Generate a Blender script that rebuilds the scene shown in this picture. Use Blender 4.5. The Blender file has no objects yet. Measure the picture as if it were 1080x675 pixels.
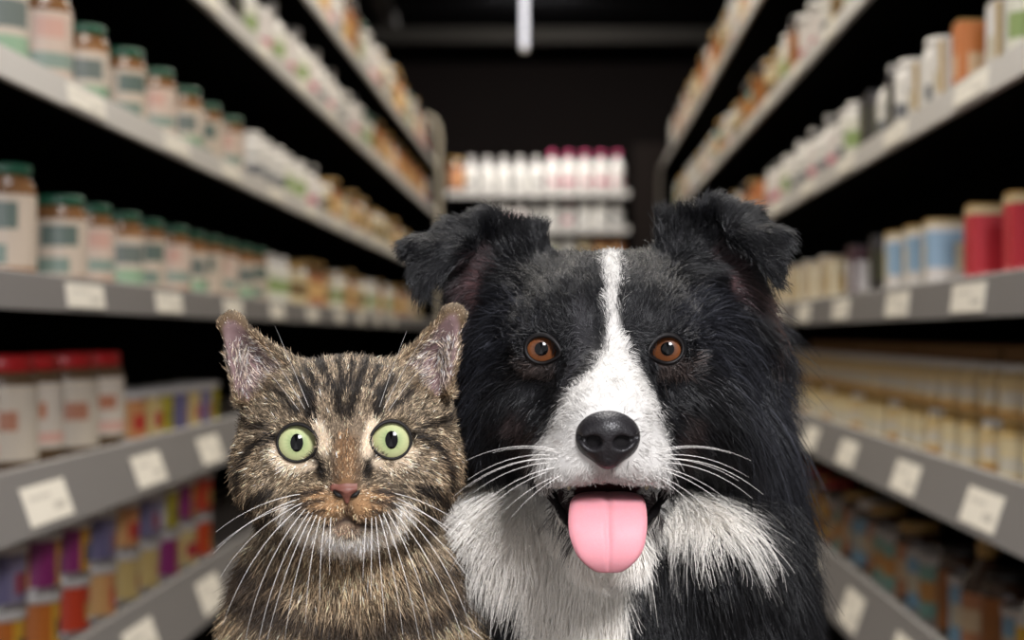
CAT_HAIRS = 220000
DOG_HAIRS = 240000
import bpy, bmesh, math, random
import numpy as np
from mathutils import Vector, Matrix

# ------------------------------------------------------------------ camera model (photo is 1080 x 675)
FPX = 1942.0            # focal length in photo pixels
VX, VY = 596.0, 353.0   # vanishing point of the aisle in the photo
CZ = 0.70               # camera height
scene = bpy.context.scene
COL = scene.collection
PI = math.pi


def P(px, py, Y):
    return np.array([(px - VX) * Y / FPX, Y, CZ + (VY - py) * Y / FPX])


def topix(p):
    return VX + FPX * p[..., 0] / p[..., 1], VY - FPX * (p[..., 2] - CZ) / p[..., 1]


def lin(c):
    c = np.asarray(c, dtype=np.float64) / 255.0
    return np.where(c <= 0.04045, c / 12.92, ((c + 0.055) / 1.055) ** 2.4)


def L4(c):
    return tuple(float(v) for v in lin(c)) + (1.0,)


# ------------------------------------------------------------------ materials
def mat(name, color=(128, 128, 128), rough=0.5, metal=0.0, spec=0.5, coat=0.0, noise=None, emit=None):
    m = bpy.data.materials.new(name)
    m.use_nodes = True
    nt = m.node_tree
    b = nt.nodes['Principled BSDF']
    b.inputs['Base Color'].default_value = L4(color)
    b.inputs['Roughness'].default_value = rough
    b.inputs['Metallic'].default_value = metal
    b.inputs['Specular IOR Level'].default_value = spec
    b.inputs['Coat Weight'].default_value = coat
    b.inputs['Coat Roughness'].default_value = 0.03
    if emit:
        b.inputs['Emission Color'].default_value = L4(emit[0])
        b.inputs['Emission Strength'].default_value = emit[1]
    if noise:       # (scale, second colour, amount)
        tc = nt.nodes.new('ShaderNodeTexCoord')
        n = nt.nodes.new('ShaderNodeTexNoise')
        n.inputs['Scale'].default_value = noise[0]
        n.inputs['Detail'].default_value = 5
        mx = nt.nodes.new('ShaderNodeMix')
        mx.data_type = 'RGBA'
        mx.inputs[6].default_value = L4(color)
        mx.inputs[7].default_value = L4(noise[1])
        ma = nt.nodes.new('ShaderNodeMath')
        ma.operation = 'MULTIPLY'
        ma.inputs[1].default_value = noise[2]
        nt.links.new(tc.outputs['Object'], n.inputs['Vector'])
        nt.links.new(n.outputs['Fac'], ma.inputs[0])
        nt.links.new(ma.outputs[0], mx.inputs[0])
        nt.links.new(mx.outputs[2], b.inputs['Base Color'])
    return m


def attr_mat(name, rough=0.5, spec=0.3, attr='col'):
    m = mat(name, rough=rough, spec=spec)
    nt = m.node_tree
    a = nt.nodes.new('ShaderNodeAttribute')
    a.attribute_name = attr
    nt.links.new(a.outputs['Color'], nt.nodes['Principled BSDF'].inputs['Base Color'])
    return m


def label_mat(name, base, patches, rough=0.45):
    """printed label: rectangles (u0,u1,v0,v1,colour[,soft]) laid over a base colour in UV"""
    m = mat(name, base, rough)
    nt = m.node_tree
    N, K = nt.nodes, nt.links
    uv = N.new('ShaderNodeTexCoord')
    sp = N.new('ShaderNodeSeparateXYZ')
    K.new(uv.outputs['UV'], sp.inputs[0])

    def box1(sock, a, b_):
        c = N.new('ShaderNodeMath'); c.operation = 'COMPARE'
        c.inputs[1].default_value = (a + b_) / 2
        c.inputs[2].default_value = abs(b_ - a) / 2
        K.new(sock, c.inputs[0])
        return c.outputs[0]
    cur = None
    for u0, u1, v0, v1, colr in patches:
        mu = N.new('ShaderNodeMath'); mu.operation = 'MULTIPLY'
        K.new(box1(sp.outputs[0], u0, u1), mu.inputs[0])
        K.new(box1(sp.outputs[1], v0, v1), mu.inputs[1])
        mx = N.new('ShaderNodeMix'); mx.data_type = 'RGBA'
        K.new(mu.outputs[0], mx.inputs[0])
        if cur is None:
            mx.inputs[6].default_value = L4(base)
        else:
            K.new(cur, mx.inputs[6])
        mx.inputs[7].default_value = L4(colr)
        cur = mx.outputs[2]
    if cur is not None:
        K.new(cur, N['Principled BSDF'].inputs['Base Color'])
    return m


# ------------------------------------------------------------------ objects
def mesh_np(name, V, F, m=None, parent=None, smooth=True):
    me = bpy.data.meshes.new(name)
    V = np.ascontiguousarray(V, dtype=np.float32)
    F = np.asarray(F)
    me.vertices.add(len(V))
    me.vertices.foreach_set('co', V.ravel())
    k = F.shape[1]
    me.loops.add(F.size)
    me.loops.foreach_set('vertex_index', F.astype(np.int32).ravel())
    me.polygons.add(len(F))
    me.polygons.foreach_set('loop_start', (np.arange(len(F)) * k).astype(np.int32))
    me.update(calc_edges=True)
    me.validate()
    if smooth:
        me.shade_smooth()
    o = bpy.data.objects.new(name, me)
    COL.objects.link(o)
    if m:
        me.materials.append(m)
    if parent:
        o.parent = parent
        o.matrix_parent_inverse = Matrix.Translation(-parent.location)
    return o


def obj(name, bm, m=None, parent=None, smooth=False):
    me = bpy.data.meshes.new(name)
    bmesh.ops.recalc_face_normals(bm, faces=bm.faces)
    bm.to_mesh(me)
    bm.free()
    if smooth:
        me.shade_smooth()
    o = bpy.data.objects.new(name, me)
    COL.objects.link(o)
    for mm in (m if isinstance(m, (list, tuple)) else [m]):
        if mm:
            me.materials.append(mm)
    if parent:
        o.parent = parent
    return o


def tag(o, label=None, cat=None, group=None, kind=None):
    if label:
        o['label'] = label
    if cat:
        o['category'] = cat
    if group:
        o['group'] = group
    if kind:
        o['kind'] = kind
    return o


def empty(name, loc, label, cat, group=None):
    o = bpy.data.objects.new(name, None)
    COL.objects.link(o)
    o.empty_display_size = 0.05
    o.location = loc
    return tag(o, label, cat, group)


def add_box(bm, c, s, bevel=0.0):
    r = bmesh.ops.create_cube(bm, size=1.0)
    vs = r['verts']
    for v in vs:
        v.co = Vector((c[0] + v.co.x * s[0], c[1] + v.co.y * s[1], c[2] + v.co.z * s[2]))
    if bevel:
        es = list({e for v in vs for e in v.link_edges})
        bmesh.ops.bevel(bm, geom=es, offset=bevel, segments=2, affect='EDGES')


def box_obj(name, c, s, m, parent=None, bevel=0.0):
    bm = bmesh.new()
    add_box(bm, c, s, bevel)
    return obj(name, bm, m, parent)


def lathe(name, prof, m, parent=None, n=20, cap=True, smooth=True):
    """profile [(r,z)...] turned about z, with UV (u around, v along z)"""
    bm = bmesh.new()
    uvl = bm.loops.layers.uv.new('UVMap')
    rings = []
    for r, z in prof:
        rings.append([bm.verts.new((r * math.cos(2 * PI * i / n), r * math.sin(2 * PI * i / n), z)) for i in range(n)])
    z0, z1 = min(p[1] for p in prof), max(p[1] for p in prof)
    dz = max(z1 - z0, 1e-6)
    for a in range(len(prof) - 1):
        for i in range(n):
            j = (i + 1) % n
            f = bm.faces.new((rings[a][i], rings[a][j], rings[a + 1][j], rings[a + 1][i]))
            f.smooth = smooth
            us = (i / n, (i + 1) / n, (i + 1) / n, i / n)
            vs = (prof[a][1], prof[a][1], prof[a + 1][1], prof[a + 1][1])
            for lp, u, v in zip(f.loops, us, vs):
                lp[uvl].uv = (u, (v - z0) / dz)
    if cap:
        if prof[0][0] > 1e-5:
            bm.faces.new(rings[0][::-1])
        if prof[-1][0] > 1e-5:
            bm.faces.new(rings[-1])
    me = bpy.data.meshes.new(name)
    bm.to_mesh(me)
    bm.free()
    o = bpy.data.objects.new(name, me)
    COL.objects.link(o)
    me.materials.append(m)
    if parent:
        o.parent = parent
    return o


def tube_np(pts, radii, n=8):
    pts = np.asarray(pts, float)
    m = len(pts)
    T = np.gradient(pts, axis=0)
    T /= np.linalg.norm(T, axis=1, keepdims=True) + 1e-12
    ref = np.array([0.0, 1.0, 0.0]) if abs(T[0][1]) < 0.8 else np.array([0.0, 0.0, 1.0])
    U = np.cross(T, ref); U /= np.linalg.norm(U, axis=1, keepdims=True) + 1e-12
    W = np.cross(T, U)
    a = np.linspace(0, 2 * PI, n, endpoint=False)
    V = pts[:, None] + np.asarray(radii)[:, None, None] * (np.cos(a)[None, :, None] * U[:, None] + np.sin(a)[None, :, None] * W[:, None])
    V = V.reshape(-1, 3)
    F = []
    for i in range(m - 1):
        for j in range(n):
            k = (j + 1) % n
            F.append((i * n + j, i * n + k, (i + 1) * n + k, (i + 1) * n + j))
    return V, np.array(F)


# ------------------------------------------------------------------ signed-distance sculpting
class Field:
    def __init__(self, lo, hi, h):
        self.lo = np.array(lo, float)
        self.h = h
        self.n = np.ceil((np.array(hi) - self.lo) / h).astype(int) + 1
        self.F = np.ones(self.n, np.float32)

    def _sub(self, lo, hi):
        a = np.clip(np.floor((np.array(lo) - self.lo) / self.h).astype(int), 0, self.n - 1)
        b = np.clip(np.ceil((np.array(hi) - self.lo) / self.h).astype(int) + 1, 1, self.n)
        sl = tuple(slice(x, y) for x, y in zip(a, b))
        ax = [(self.lo[i] + self.h * np.arange(a[i], b[i])).astype(np.float32) for i in range(3)]
        X = np.stack(np.meshgrid(*ax, indexing='ij'), -1)
        return sl, X

    def _join(self, sl, d, k, sub=False):
        A = self.F[sl]
        if sub:
            A, d = -A, d
        if k > 0:
            hh = np.maximum(k - np.abs(A - d), 0) / k
            R = np.minimum(A, d) - hh * hh * k * 0.25
        else:
            R = np.minimum(A, d)
        self.F[sl] = -R if sub else R

    def ell(self, c, r, k=0.02, sub=False):
        c = np.array(c); r = np.array(r)
        m = k + 3 * self.h
        sl, X = self._sub(c - r - m, c + r + m)
        q = X - c.astype(np.float32)
        k0 = np.sqrt(((q / r) ** 2).sum(-1))
        k1 = np.sqrt(((q / (r * r)) ** 2).sum(-1)) + 1e-9
        self._join(sl, k0 * (k0 - 1) / k1, k, sub)

    def cap(self, a, b, ra, rb, k=0.02, sub=False):
        a = np.array(a); b = np.array(b)
        m = max(ra, rb) + k + 3 * self.h
        sl, X = self._sub(np.minimum(a, b) - m, np.maximum(a, b) + m)
        ab = (b - a).astype(np.float32)
        q = X - a.astype(np.float32)
        t = np.clip((q @ ab) / (ab @ ab), 0, 1)
        d = np.sqrt(((q - t[..., None] * ab) ** 2).sum(-1)) - (ra + t * (rb - ra))
        self._join(sl, d, k, sub)

    def tri(self, a, b, c, r, k=0.006):
        a, b, c = (np.array(v, np.float32) for v in (a, b, c))
        m = r + k + 3 * self.h
        sl, p = self._sub(np.minimum(np.minimum(a, b), c) - m, np.maximum(np.maximum(a, b), c) + m)
        ba, cb, ac = b - a, c - b, a - c
        pa, pb, pc = p - a, p - b, p - c
        n = np.cross(ba, ac)
        s = np.sign(pa @ np.cross(ba, n)) + np.sign(pb @ np.cross(cb, n)) + np.sign(pc @ np.cross(ac, n))

        def e(v, w):
            t = np.clip((w @ v) / (v @ v), 0, 1)
            return ((t[..., None] * v - w) ** 2).sum(-1)
        d2 = np.where(s < 2.0, np.minimum(np.minimum(e(ba, pa), e(cb, pb)), e(ac, pc)), (pa @ n) ** 2 / (n @ n))
        self._join(sl, np.sqrt(d2) - r, k)

    def at(self, p):
        g = (np.asarray(p) - self.lo) / self.h
        i = np.clip(np.floor(g).astype(int), 0, self.n - 2)
        f = np.clip(g - i, 0, 1)
        out = 0
        for dx in (0, 1):
            for dy in (0, 1):
                for dz in (0, 1):
                    w = (f[..., 0] if dx else 1 - f[..., 0]) * (f[..., 1] if dy else 1 - f[..., 1]) * (f[..., 2] if dz else 1 - f[..., 2])
                    out = out + w * self.F[i[..., 0] + dx, i[..., 1] + dy, i[..., 2] + dz]
        return out

    def surf(self, px, py, y0=0.8, y1=1.3):
        """first surface point seen along a line of sight"""
        Y = np.arange(y0, y1, 0.0005)
        pts = np.stack([(px - VX) * Y / FPX, Y, CZ + (VY - py) * Y / FPX], -1)
        d = self.at(pts)
        i = np.argmax(d < 0)
        return float(Y[i]) if d[i] < 0 else None

    def mesh(self):
        F = self.F
        S = F < 0
        nx, ny, nz = F.shape
        cnt = np.zeros((nx - 1, ny - 1, nz - 1), np.int8)
        for dx in (0, 1):
            for dy in (0, 1):
                for dz in (0, 1):
                    cnt += S[dx:nx - 1 + dx, dy:ny - 1 + dy, dz:nz - 1 + dz]
        act = (cnt > 0) & (cnt < 8)
        I = np.argwhere(act)
        vid = np.full(act.shape, -1, np.int32)
        vid[act] = np.arange(len(I))
        acc = np.zeros((len(I), 3)); num = np.zeros(len(I))
        C = [(a, b, c) for a in (0, 1) for b in (0, 1) for c in (0, 1)]
        for a in C:
            for b in C:
                if sum(abs(x - y) for x, y in zip(a, b)) == 1 and a < b:
                    fa = F[I[:, 0] + a[0], I[:, 1] + a[1], I[:, 2] + a[2]]
                    fb = F[I[:, 0] + b[0], I[:, 1] + b[1], I[:, 2] + b[2]]
                    mk = (fa < 0) != (fb < 0)
                    t = np.where(mk, fa / np.where(fa == fb, 1, fa - fb), 0)
                    pos = np.array(a) + t[:, None] * (np.array(b) - np.array(a))
                    acc += np.where(mk[:, None], pos, 0); num += mk
        V = self.lo + self.h * (I + acc / num[:, None])
        quads = []
        for ax in range(3):
            s0 = [slice(None)] * 3; s1 = [slice(None)] * 3
            s0[ax] = slice(0, -1); s1[ax] = slice(1, None)
            A, B = S[tuple(s0)], S[tuple(s1)]
            E = np.argwhere(A != B)
            o1, o2 = [k for k in range(3) if k != ax]
            ok = (E[:, o1] > 0) & (E[:, o2] > 0) & (E[:, o1] < F.shape[o1] - 1) & (E[:, o2] < F.shape[o2] - 1)
            E = E[ok]
            ins = A[E[:, 0], E[:, 1], E[:, 2]]

            def cell(d1, d2):
                Q = E.copy(); Q[:, o1] += d1; Q[:, o2] += d2
                return vid[Q[:, 0], Q[:, 1], Q[:, 2]]
            q = np.stack([cell(-1, -1), cell(0, -1), cell(0, 0), cell(-1, 0)], 1)
            flip = ins if ax != 1 else ~ins
            q[~flip] = q[~flip][:, ::-1]
            quads.append(q)
        Q = np.concatenate(quads)
        # light smoothing
        e = np.concatenate([Q[:, [0, 1]], Q[:, [1, 2]], Q[:, [2, 3]], Q[:, [3, 0]]])
        for _ in range(2):
            s = np.zeros_like(V); c = np.zeros(len(V))
            for d in range(3):
                s[:, d] = np.bincount(e[:, 0], V[e[:, 1], d], len(V)) + np.bincount(e[:, 1], V[e[:, 0], d], len(V))
            c = np.bincount(e[:, 0], minlength=len(V)) + np.bincount(e[:, 1], minlength=len(V))
            V = V * 0.5 + 0.5 * s / np.maximum(c, 1)[:, None]
        return V, Q


def vnormals(V, Q):
    n = np.cross(V[Q[:, 2]] - V[Q[:, 0]], V[Q[:, 3]] - V[Q[:, 1]])
    N = np.zeros_like(V)
    for k in range(4):
        for d in range(3):
            N[:, d] += np.bincount(Q[:, k], n[:, d], len(V))
    return N / (np.linalg.norm(N, axis=1, keepdims=True) + 1e-12)


# ------------------------------------------------------------------ coat painting helpers
def smooth(a, b, x):
    t = np.clip((x - a) / (b - a), 0, 1)
    return t * t * (3 - 2 * t)


def seg_d(px, py, pts):
    d = np.full(px.shape, 1e9)
    for (x0, y0), (x1, y1) in zip(pts[:-1], pts[1:]):
        vx, vy = x1 - x0, y1 - y0
        t = np.clip(((px - x0) * vx + (py - y0) * vy) / (vx * vx + vy * vy + 1e-9), 0, 1)
        d = np.minimum(d, np.hypot(px - x0 - t * vx, py - y0 - t * vy))
    return d


def poly_sd(px, py, pts):
    n = len(pts)
    ins = np.zeros(px.shape, bool)
    for i in range(n):
        x0, y0 = pts[i]; x1, y1 = pts[(i + 1) % n]
        if y0 == y1:
            continue
        c = (y0 > py) != (y1 > py)
        ins ^= c & (px < (x1 - x0) * (py - y0) / (y1 - y0) + x0)
    d = seg_d(px, py, list(pts) + [pts[0]])
    return np.where(ins, -d, d)


def blend(col, m, c):
    return col + m[:, None] * (lin(c)[None] - col)


def stroke(col, px, py, pts, w, c, op=1.0, soft=3.0):
    return blend(col, op * (1 - smooth(w - soft * .5, w + soft, seg_d(px, py, pts))), c)


def poly(col, px, py, pts, c, op=1.0, soft=4.0):
    return blend(col, op * (1 - smooth(-soft, soft, poly_sd(px, py, pts))), c)


def idw(px, py, ctrl, s=12.0, pw=3.0):
    """blend control rows (px,py,values...) over the coat"""
    C = np.array(ctrl, float)
    out = np.zeros((len(px), C.shape[1] - 2)); ws = np.zeros(len(px))
    for row in C:
        w = 1.0 / ((px - row[0]) ** 2 + (py - row[1]) ** 2 + s * s) ** (pw / 2)
        out += w[:, None] * row[2:]; ws += w
    return out / ws[:, None]


def grow_fur(name, parent, V, Q, N, count, density, ctrl, color, seed, material, clump=(0.006, 0.5), K=7,
             rad=(0.00022, 0.00005), jit=0.25, lenvar=0.35, gravity=0.25):
    rng = np.random.default_rng(seed)
    T = np.concatenate([Q[:, [0, 1, 2]], Q[:, [0, 2, 3]]])
    ar = 0.5 * np.linalg.norm(np.cross(V[T[:, 1]] - V[T[:, 0]], V[T[:, 2]] - V[T[:, 0]]), axis=1)
    cen = V[T].mean(1)
    cn = N[T].mean(1)
    w = ar * density(cen, cn)
    w /= w.sum()
    ti = rng.choice(len(T), count, p=w)
    a, b = rng.random(count), rng.random(count)
    f = a + b > 1
    a[f], b[f] = 1 - a[f], 1 - b[f]
    c = 1 - a - b
    t3 = T[ti]
    p = a[:, None] * V[t3[:, 0]] + b[:, None] * V[t3[:, 1]] + c[:, None] * V[t3[:, 2]]
    n = a[:, None] * N[t3[:, 0]] + b[:, None] * N[t3[:, 1]] + c[:, None] * N[t3[:, 2]]
    n /= np.linalg.norm(n, axis=1, keepdims=True) + 1e-9
    px, py = topix(p)
    g = idw(px, py, ctrl)            # dx, dy, dY, len(mm), lift
    fl = np.stack([g[:, 0], g[:, 2], -g[:, 1]], 1)
    fl -= n * (fl * n).sum(1, keepdims=True)
    fl /= np.linalg.norm(fl, axis=1, keepdims=True) + 1e-9
    fl += rng.normal(0, jit, fl.shape)
    Ls = g[:, 3] * 0.001 * (1 + lenvar * rng.normal(0, 1, count)).clip(0.35, 1.7)
    lift = g[:, 4] * (1 + 0.3 * rng.normal(0, 1, count))
    pts = np.empty((count, K, 3))
    pts[:, 0] = p - n * 0.0008
    d = fl + n * lift[:, None] * 2.0
    d /= np.linalg.norm(d, axis=1, keepdims=True)
    st = Ls / (K - 1)
    bend = rng.normal(0, 0.06, (count, 3))
    for k in range(1, K):
        pts[:, k] = pts[:, k - 1] + d * st[:, None]
        d = d + fl * 0.18 + bend + np.array([0, 0, -1.0]) * (gravity * Ls[:, None] / 0.04) * 0.25
        d /= np.linalg.norm(d, axis=1, keepdims=True)
    if clump:
        key = np.floor((p + rng.normal(0, clump[0] * 0.25, p.shape)) / clump[0]).astype(np.int64)
        h = key[:, 0] * 73856093 ^ key[:, 1] * 19349663 ^ key[:, 2] * 83492791
        _, first, inv = np.unique(h, return_index=True, return_inverse=True)
        gd = pts[first[inv]]
        tt = (np.linspace(0, 1, K) ** 1.4)[None, :, None] * clump[1] * rng.uniform(0.4, 1.0, (count, 1, 1))
        close = (np.linalg.norm(gd[:, 0] - pts[:, 0], axis=1) < clump[0] * 2.5)[:, None, None]
        pts = pts + np.where(close, tt * (gd - pts), 0)
    colr = color(p, n, px + rng.normal(0, 1.2, count), py + rng.normal(0, 1.2, count), rng, K)
    cu = bpy.data.hair_curves.new(name)
    cu.add_curves([K] * count)
    cu.attributes['position'].data.foreach_set('vector', pts.astype(np.float32).ravel())
    ra = cu.attributes.get('radius') or cu.attributes.new('radius', 'FLOAT', 'POINT')
    rr = np.linspace(0, 1, K)[None] ** 1.5 * (rad[1] - rad[0]) + rad[0]
    ra.data.foreach_set('value', (rr * rng.uniform(0.7, 1.3, (count, 1))).astype(np.float32).ravel())
    ca = cu.attributes.new('col', 'FLOAT_COLOR', 'POINT')
    c4 = np.ones((count, K, 4), np.float32)
    c4[..., :3] = np.clip(colr, 0, 1)
    ca.data.foreach_set('color', c4.ravel())
    cu.materials.append(material)
    o = bpy.data.objects.new(name, cu)
    COL.objects.link(o)
    o.parent = parent
    o.matrix_parent_inverse = Matrix.Translation(-parent.location)
    return o


def paint_mesh(o, cols):
    at = o.data.attributes.new('col', 'FLOAT_COLOR', 'POINT')
    c4 = np.ones((len(cols), 4), np.float32)
    c4[:, :3] = np.clip(cols, 0, 1)
    at.data.foreach_set('color', c4.ravel())


def cap_mesh(R, a0, a1, nr=10, n=32, sx=1.0, sz=1.0):
    """part of a sphere around -Y between polar angles a0 and a1"""
    V = []; F = []
    for i in range(nr + 1):
        th = a0 + (a1 - a0) * i / nr
        for j in range(n):
            ph = 2 * PI * j / n
            x, z = R * math.sin(th) * math.cos(ph) * sx, R * math.sin(th) * math.sin(ph) * sz
            V.append((x, -math.sqrt(max(R * R - x * x - z * z, 0)) if th < PI / 2 else -R * math.cos(th), z))
    for i in range(nr):
        for j in range(n):
            k = (j + 1) % n
            F.append((i * n + j, i * n + k, (i + 1) * n + k, (i + 1) * n + j))
    return np.array(V), np.array(F)


def make_eye(parent, px, py, Yc, R, iris_m, pupil_m, white_m, iris_r, pupil_r, pup_aspect, look=(0, 0)):
    c = P(px, py, Yc)
    th = math.asin(min(0.98, iris_r / R))
    tp = math.asin(pupil_r / R)
    # aim at the camera
    d = -np.array([c[0] + look[0], c[1], c[2] - CZ + look[1]]); d /= np.linalg.norm(d)
    rot = Vector((0, -1, 0)).rotation_difference(Vector(d)).to_matrix()
    Rm = np.array(rot)

    def put(name, V, F, m, par):
        return mesh_np(name, V @ Rm.T + c, F, m, par)
    V, F = cap_mesh(R, 0.001, PI - 0.001, 24, 40)
    eye = put('eye', V, F, white_m, parent)
    V, F = cap_mesh(R * 1.012, 0.001, th, 14, 48)
    o = put('iris', V, F, iris_m, eye)
    # radius attribute for the iris pattern
    rr = np.linalg.norm(V[:, [0, 2]], axis=1) / (R * math.sin(th))
    ang = np.arctan2(V[:, 2], V[:, 0])
    at = o.data.attributes.new('rad', 'FLOAT_VECTOR', 'POINT')
    at.data.foreach_set('vector', np.stack([rr, np.cos(ang), np.sin(ang)], 1).astype(np.float32).ravel())
    V, F = cap_mesh(R * 1.02, 0.001, tp, 8, 40, pup_aspect, 1.0)
    put('pupil', V, F, pupil_m, eye)
    return eye


def iris_mat(name, inner, mid, outer, rim):
    m = mat(name, mid, 0.4, spec=.25, coat=.25)
    nt = m.node_tree; N, K = nt.nodes, nt.links
    a = N.new('ShaderNodeAttribute'); a.attribute_name = 'rad'
    sp = N.new('ShaderNodeSeparateXYZ'); K.new(a.outputs['Vector'], sp.inputs[0])
    no = N.new('ShaderNodeTexNoise'); no.inputs['Scale'].default_value = 7; no.inputs['Detail'].default_value = 4
    cb = N.new('ShaderNodeCombineXYZ')
    sc = N.new('ShaderNodeMath'); sc.operation = 'MULTIPLY'; sc.inputs[1].default_value = 0.25
    K.new(sp.outputs[0], sc.inputs[0]); K.new(sc.outputs[0], cb.inputs[0]); K.new(sp.outputs[1], cb.inputs[1]); K.new(sp.outputs[2], cb.inputs[2])
    K.new(cb.outputs[0], no.inputs['Vector'])
    ad = N.new('ShaderNodeMath'); ad.operation = 'MULTIPLY_ADD'; ad.inputs[1].default_value = 0.30; ad.inputs[2].default_value = -0.15
    K.new(no.outputs['Fac'], ad.inputs[0])
    su = N.new('ShaderNodeMath'); K.new(sp.outputs[0], su.inputs[0]); K.new(ad.outputs[0], su.inputs[1])
    r = N.new('ShaderNodeValToRGB'); K.new(su.outputs[0], r.inputs[0])
    e = r.color_ramp.elements
    e[0].position = 0.25; e[0].color = L4(inner)
    e[1].position = 0.96; e[1].color = L4(rim)
    for pos, c in ((0.5, mid), (0.8, outer)):
        q = e.new(pos); q.color = L4(c)
    K.new(r.outputs[0], N['Principled BSDF'].inputs['Base Color'])
    return m


def eyelid(parent, fld, px, py, rx, ry, m, tilt=0.0, w=0.0011, push=0.0002, corner=0.0, side=1):
    a = np.linspace(0, 2 * PI, 49)
    pts = []
    for t in a:
        x, y = rx * math.cos(t), ry * math.sin(t)
        if corner and x * side > 0:
            s = (x * side / rx) ** 6
            x += side * corner * s
            y += corner * 0.5 * s
        xr, yr = x * math.cos(tilt) - y * math.sin(tilt), x * math.sin(tilt) + y * math.cos(tilt)
        Y = fld.surf(px + xr, py + yr)
        pts.append((px + xr, py + yr, Y))
    Ys = np.array([q[2] for q in pts]); Ys = np.convolve(np.r_[Ys[-5:-1], Ys, Ys[1:5]], np.ones(9) / 9, 'valid')
    pp = np.array([P(q[0], q[1], y - push) for q, y in zip(pts, Ys)])
    rr = w * (1 + 0.5 * np.clip(-np.sin(a), 0, 1))
    V, F = tube_np(pp, rr, 8)
    return mesh_np('eyelid', V, F, m, parent)


def whisker(parent, p0, dirv, length, sag, curl, m, r0=0.00022, rng=None):
    n = 12
    d = np.array(dirv, float); d /= np.linalg.norm(d)
    pts = [np.array(p0)]
    st = length / (n - 1)
    for i in range(1, n):
        pts.append(pts[-1] + d * st)
        d = d + np.array([curl[0], curl[1], curl[2] - sag]) * st * 10
        d /= np.linalg.norm(d)
    V, F = tube_np(pts, np.linspace(r0, r0 * 0.25, n), 5)
    return mesh_np('whisker', V, F, m, parent)
# ================================================================== CAT
fur_mat = attr_mat('fur_strands', rough=0.42, spec=0.35)
skin_mat = attr_mat('coat_skin', rough=0.75, spec=0.15)
black_gloss = mat('wet_black', (4, 4, 5), 0.08, spec=0.25)
lid_mat = mat('eyelid_skin', (18, 14, 12), 0.6, spec=0.3)
whisker_mat = mat('whisker_white', (236, 232, 226), 0.4, spec=0.5)
white_mat = mat('eye_white', (205, 200, 200), 0.2, coat=0.8)

CAT_EYES = [(313, 467), (413, 464)]
s1 = 1.0 / FPX      # metres per photo pixel per metre of distance


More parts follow.
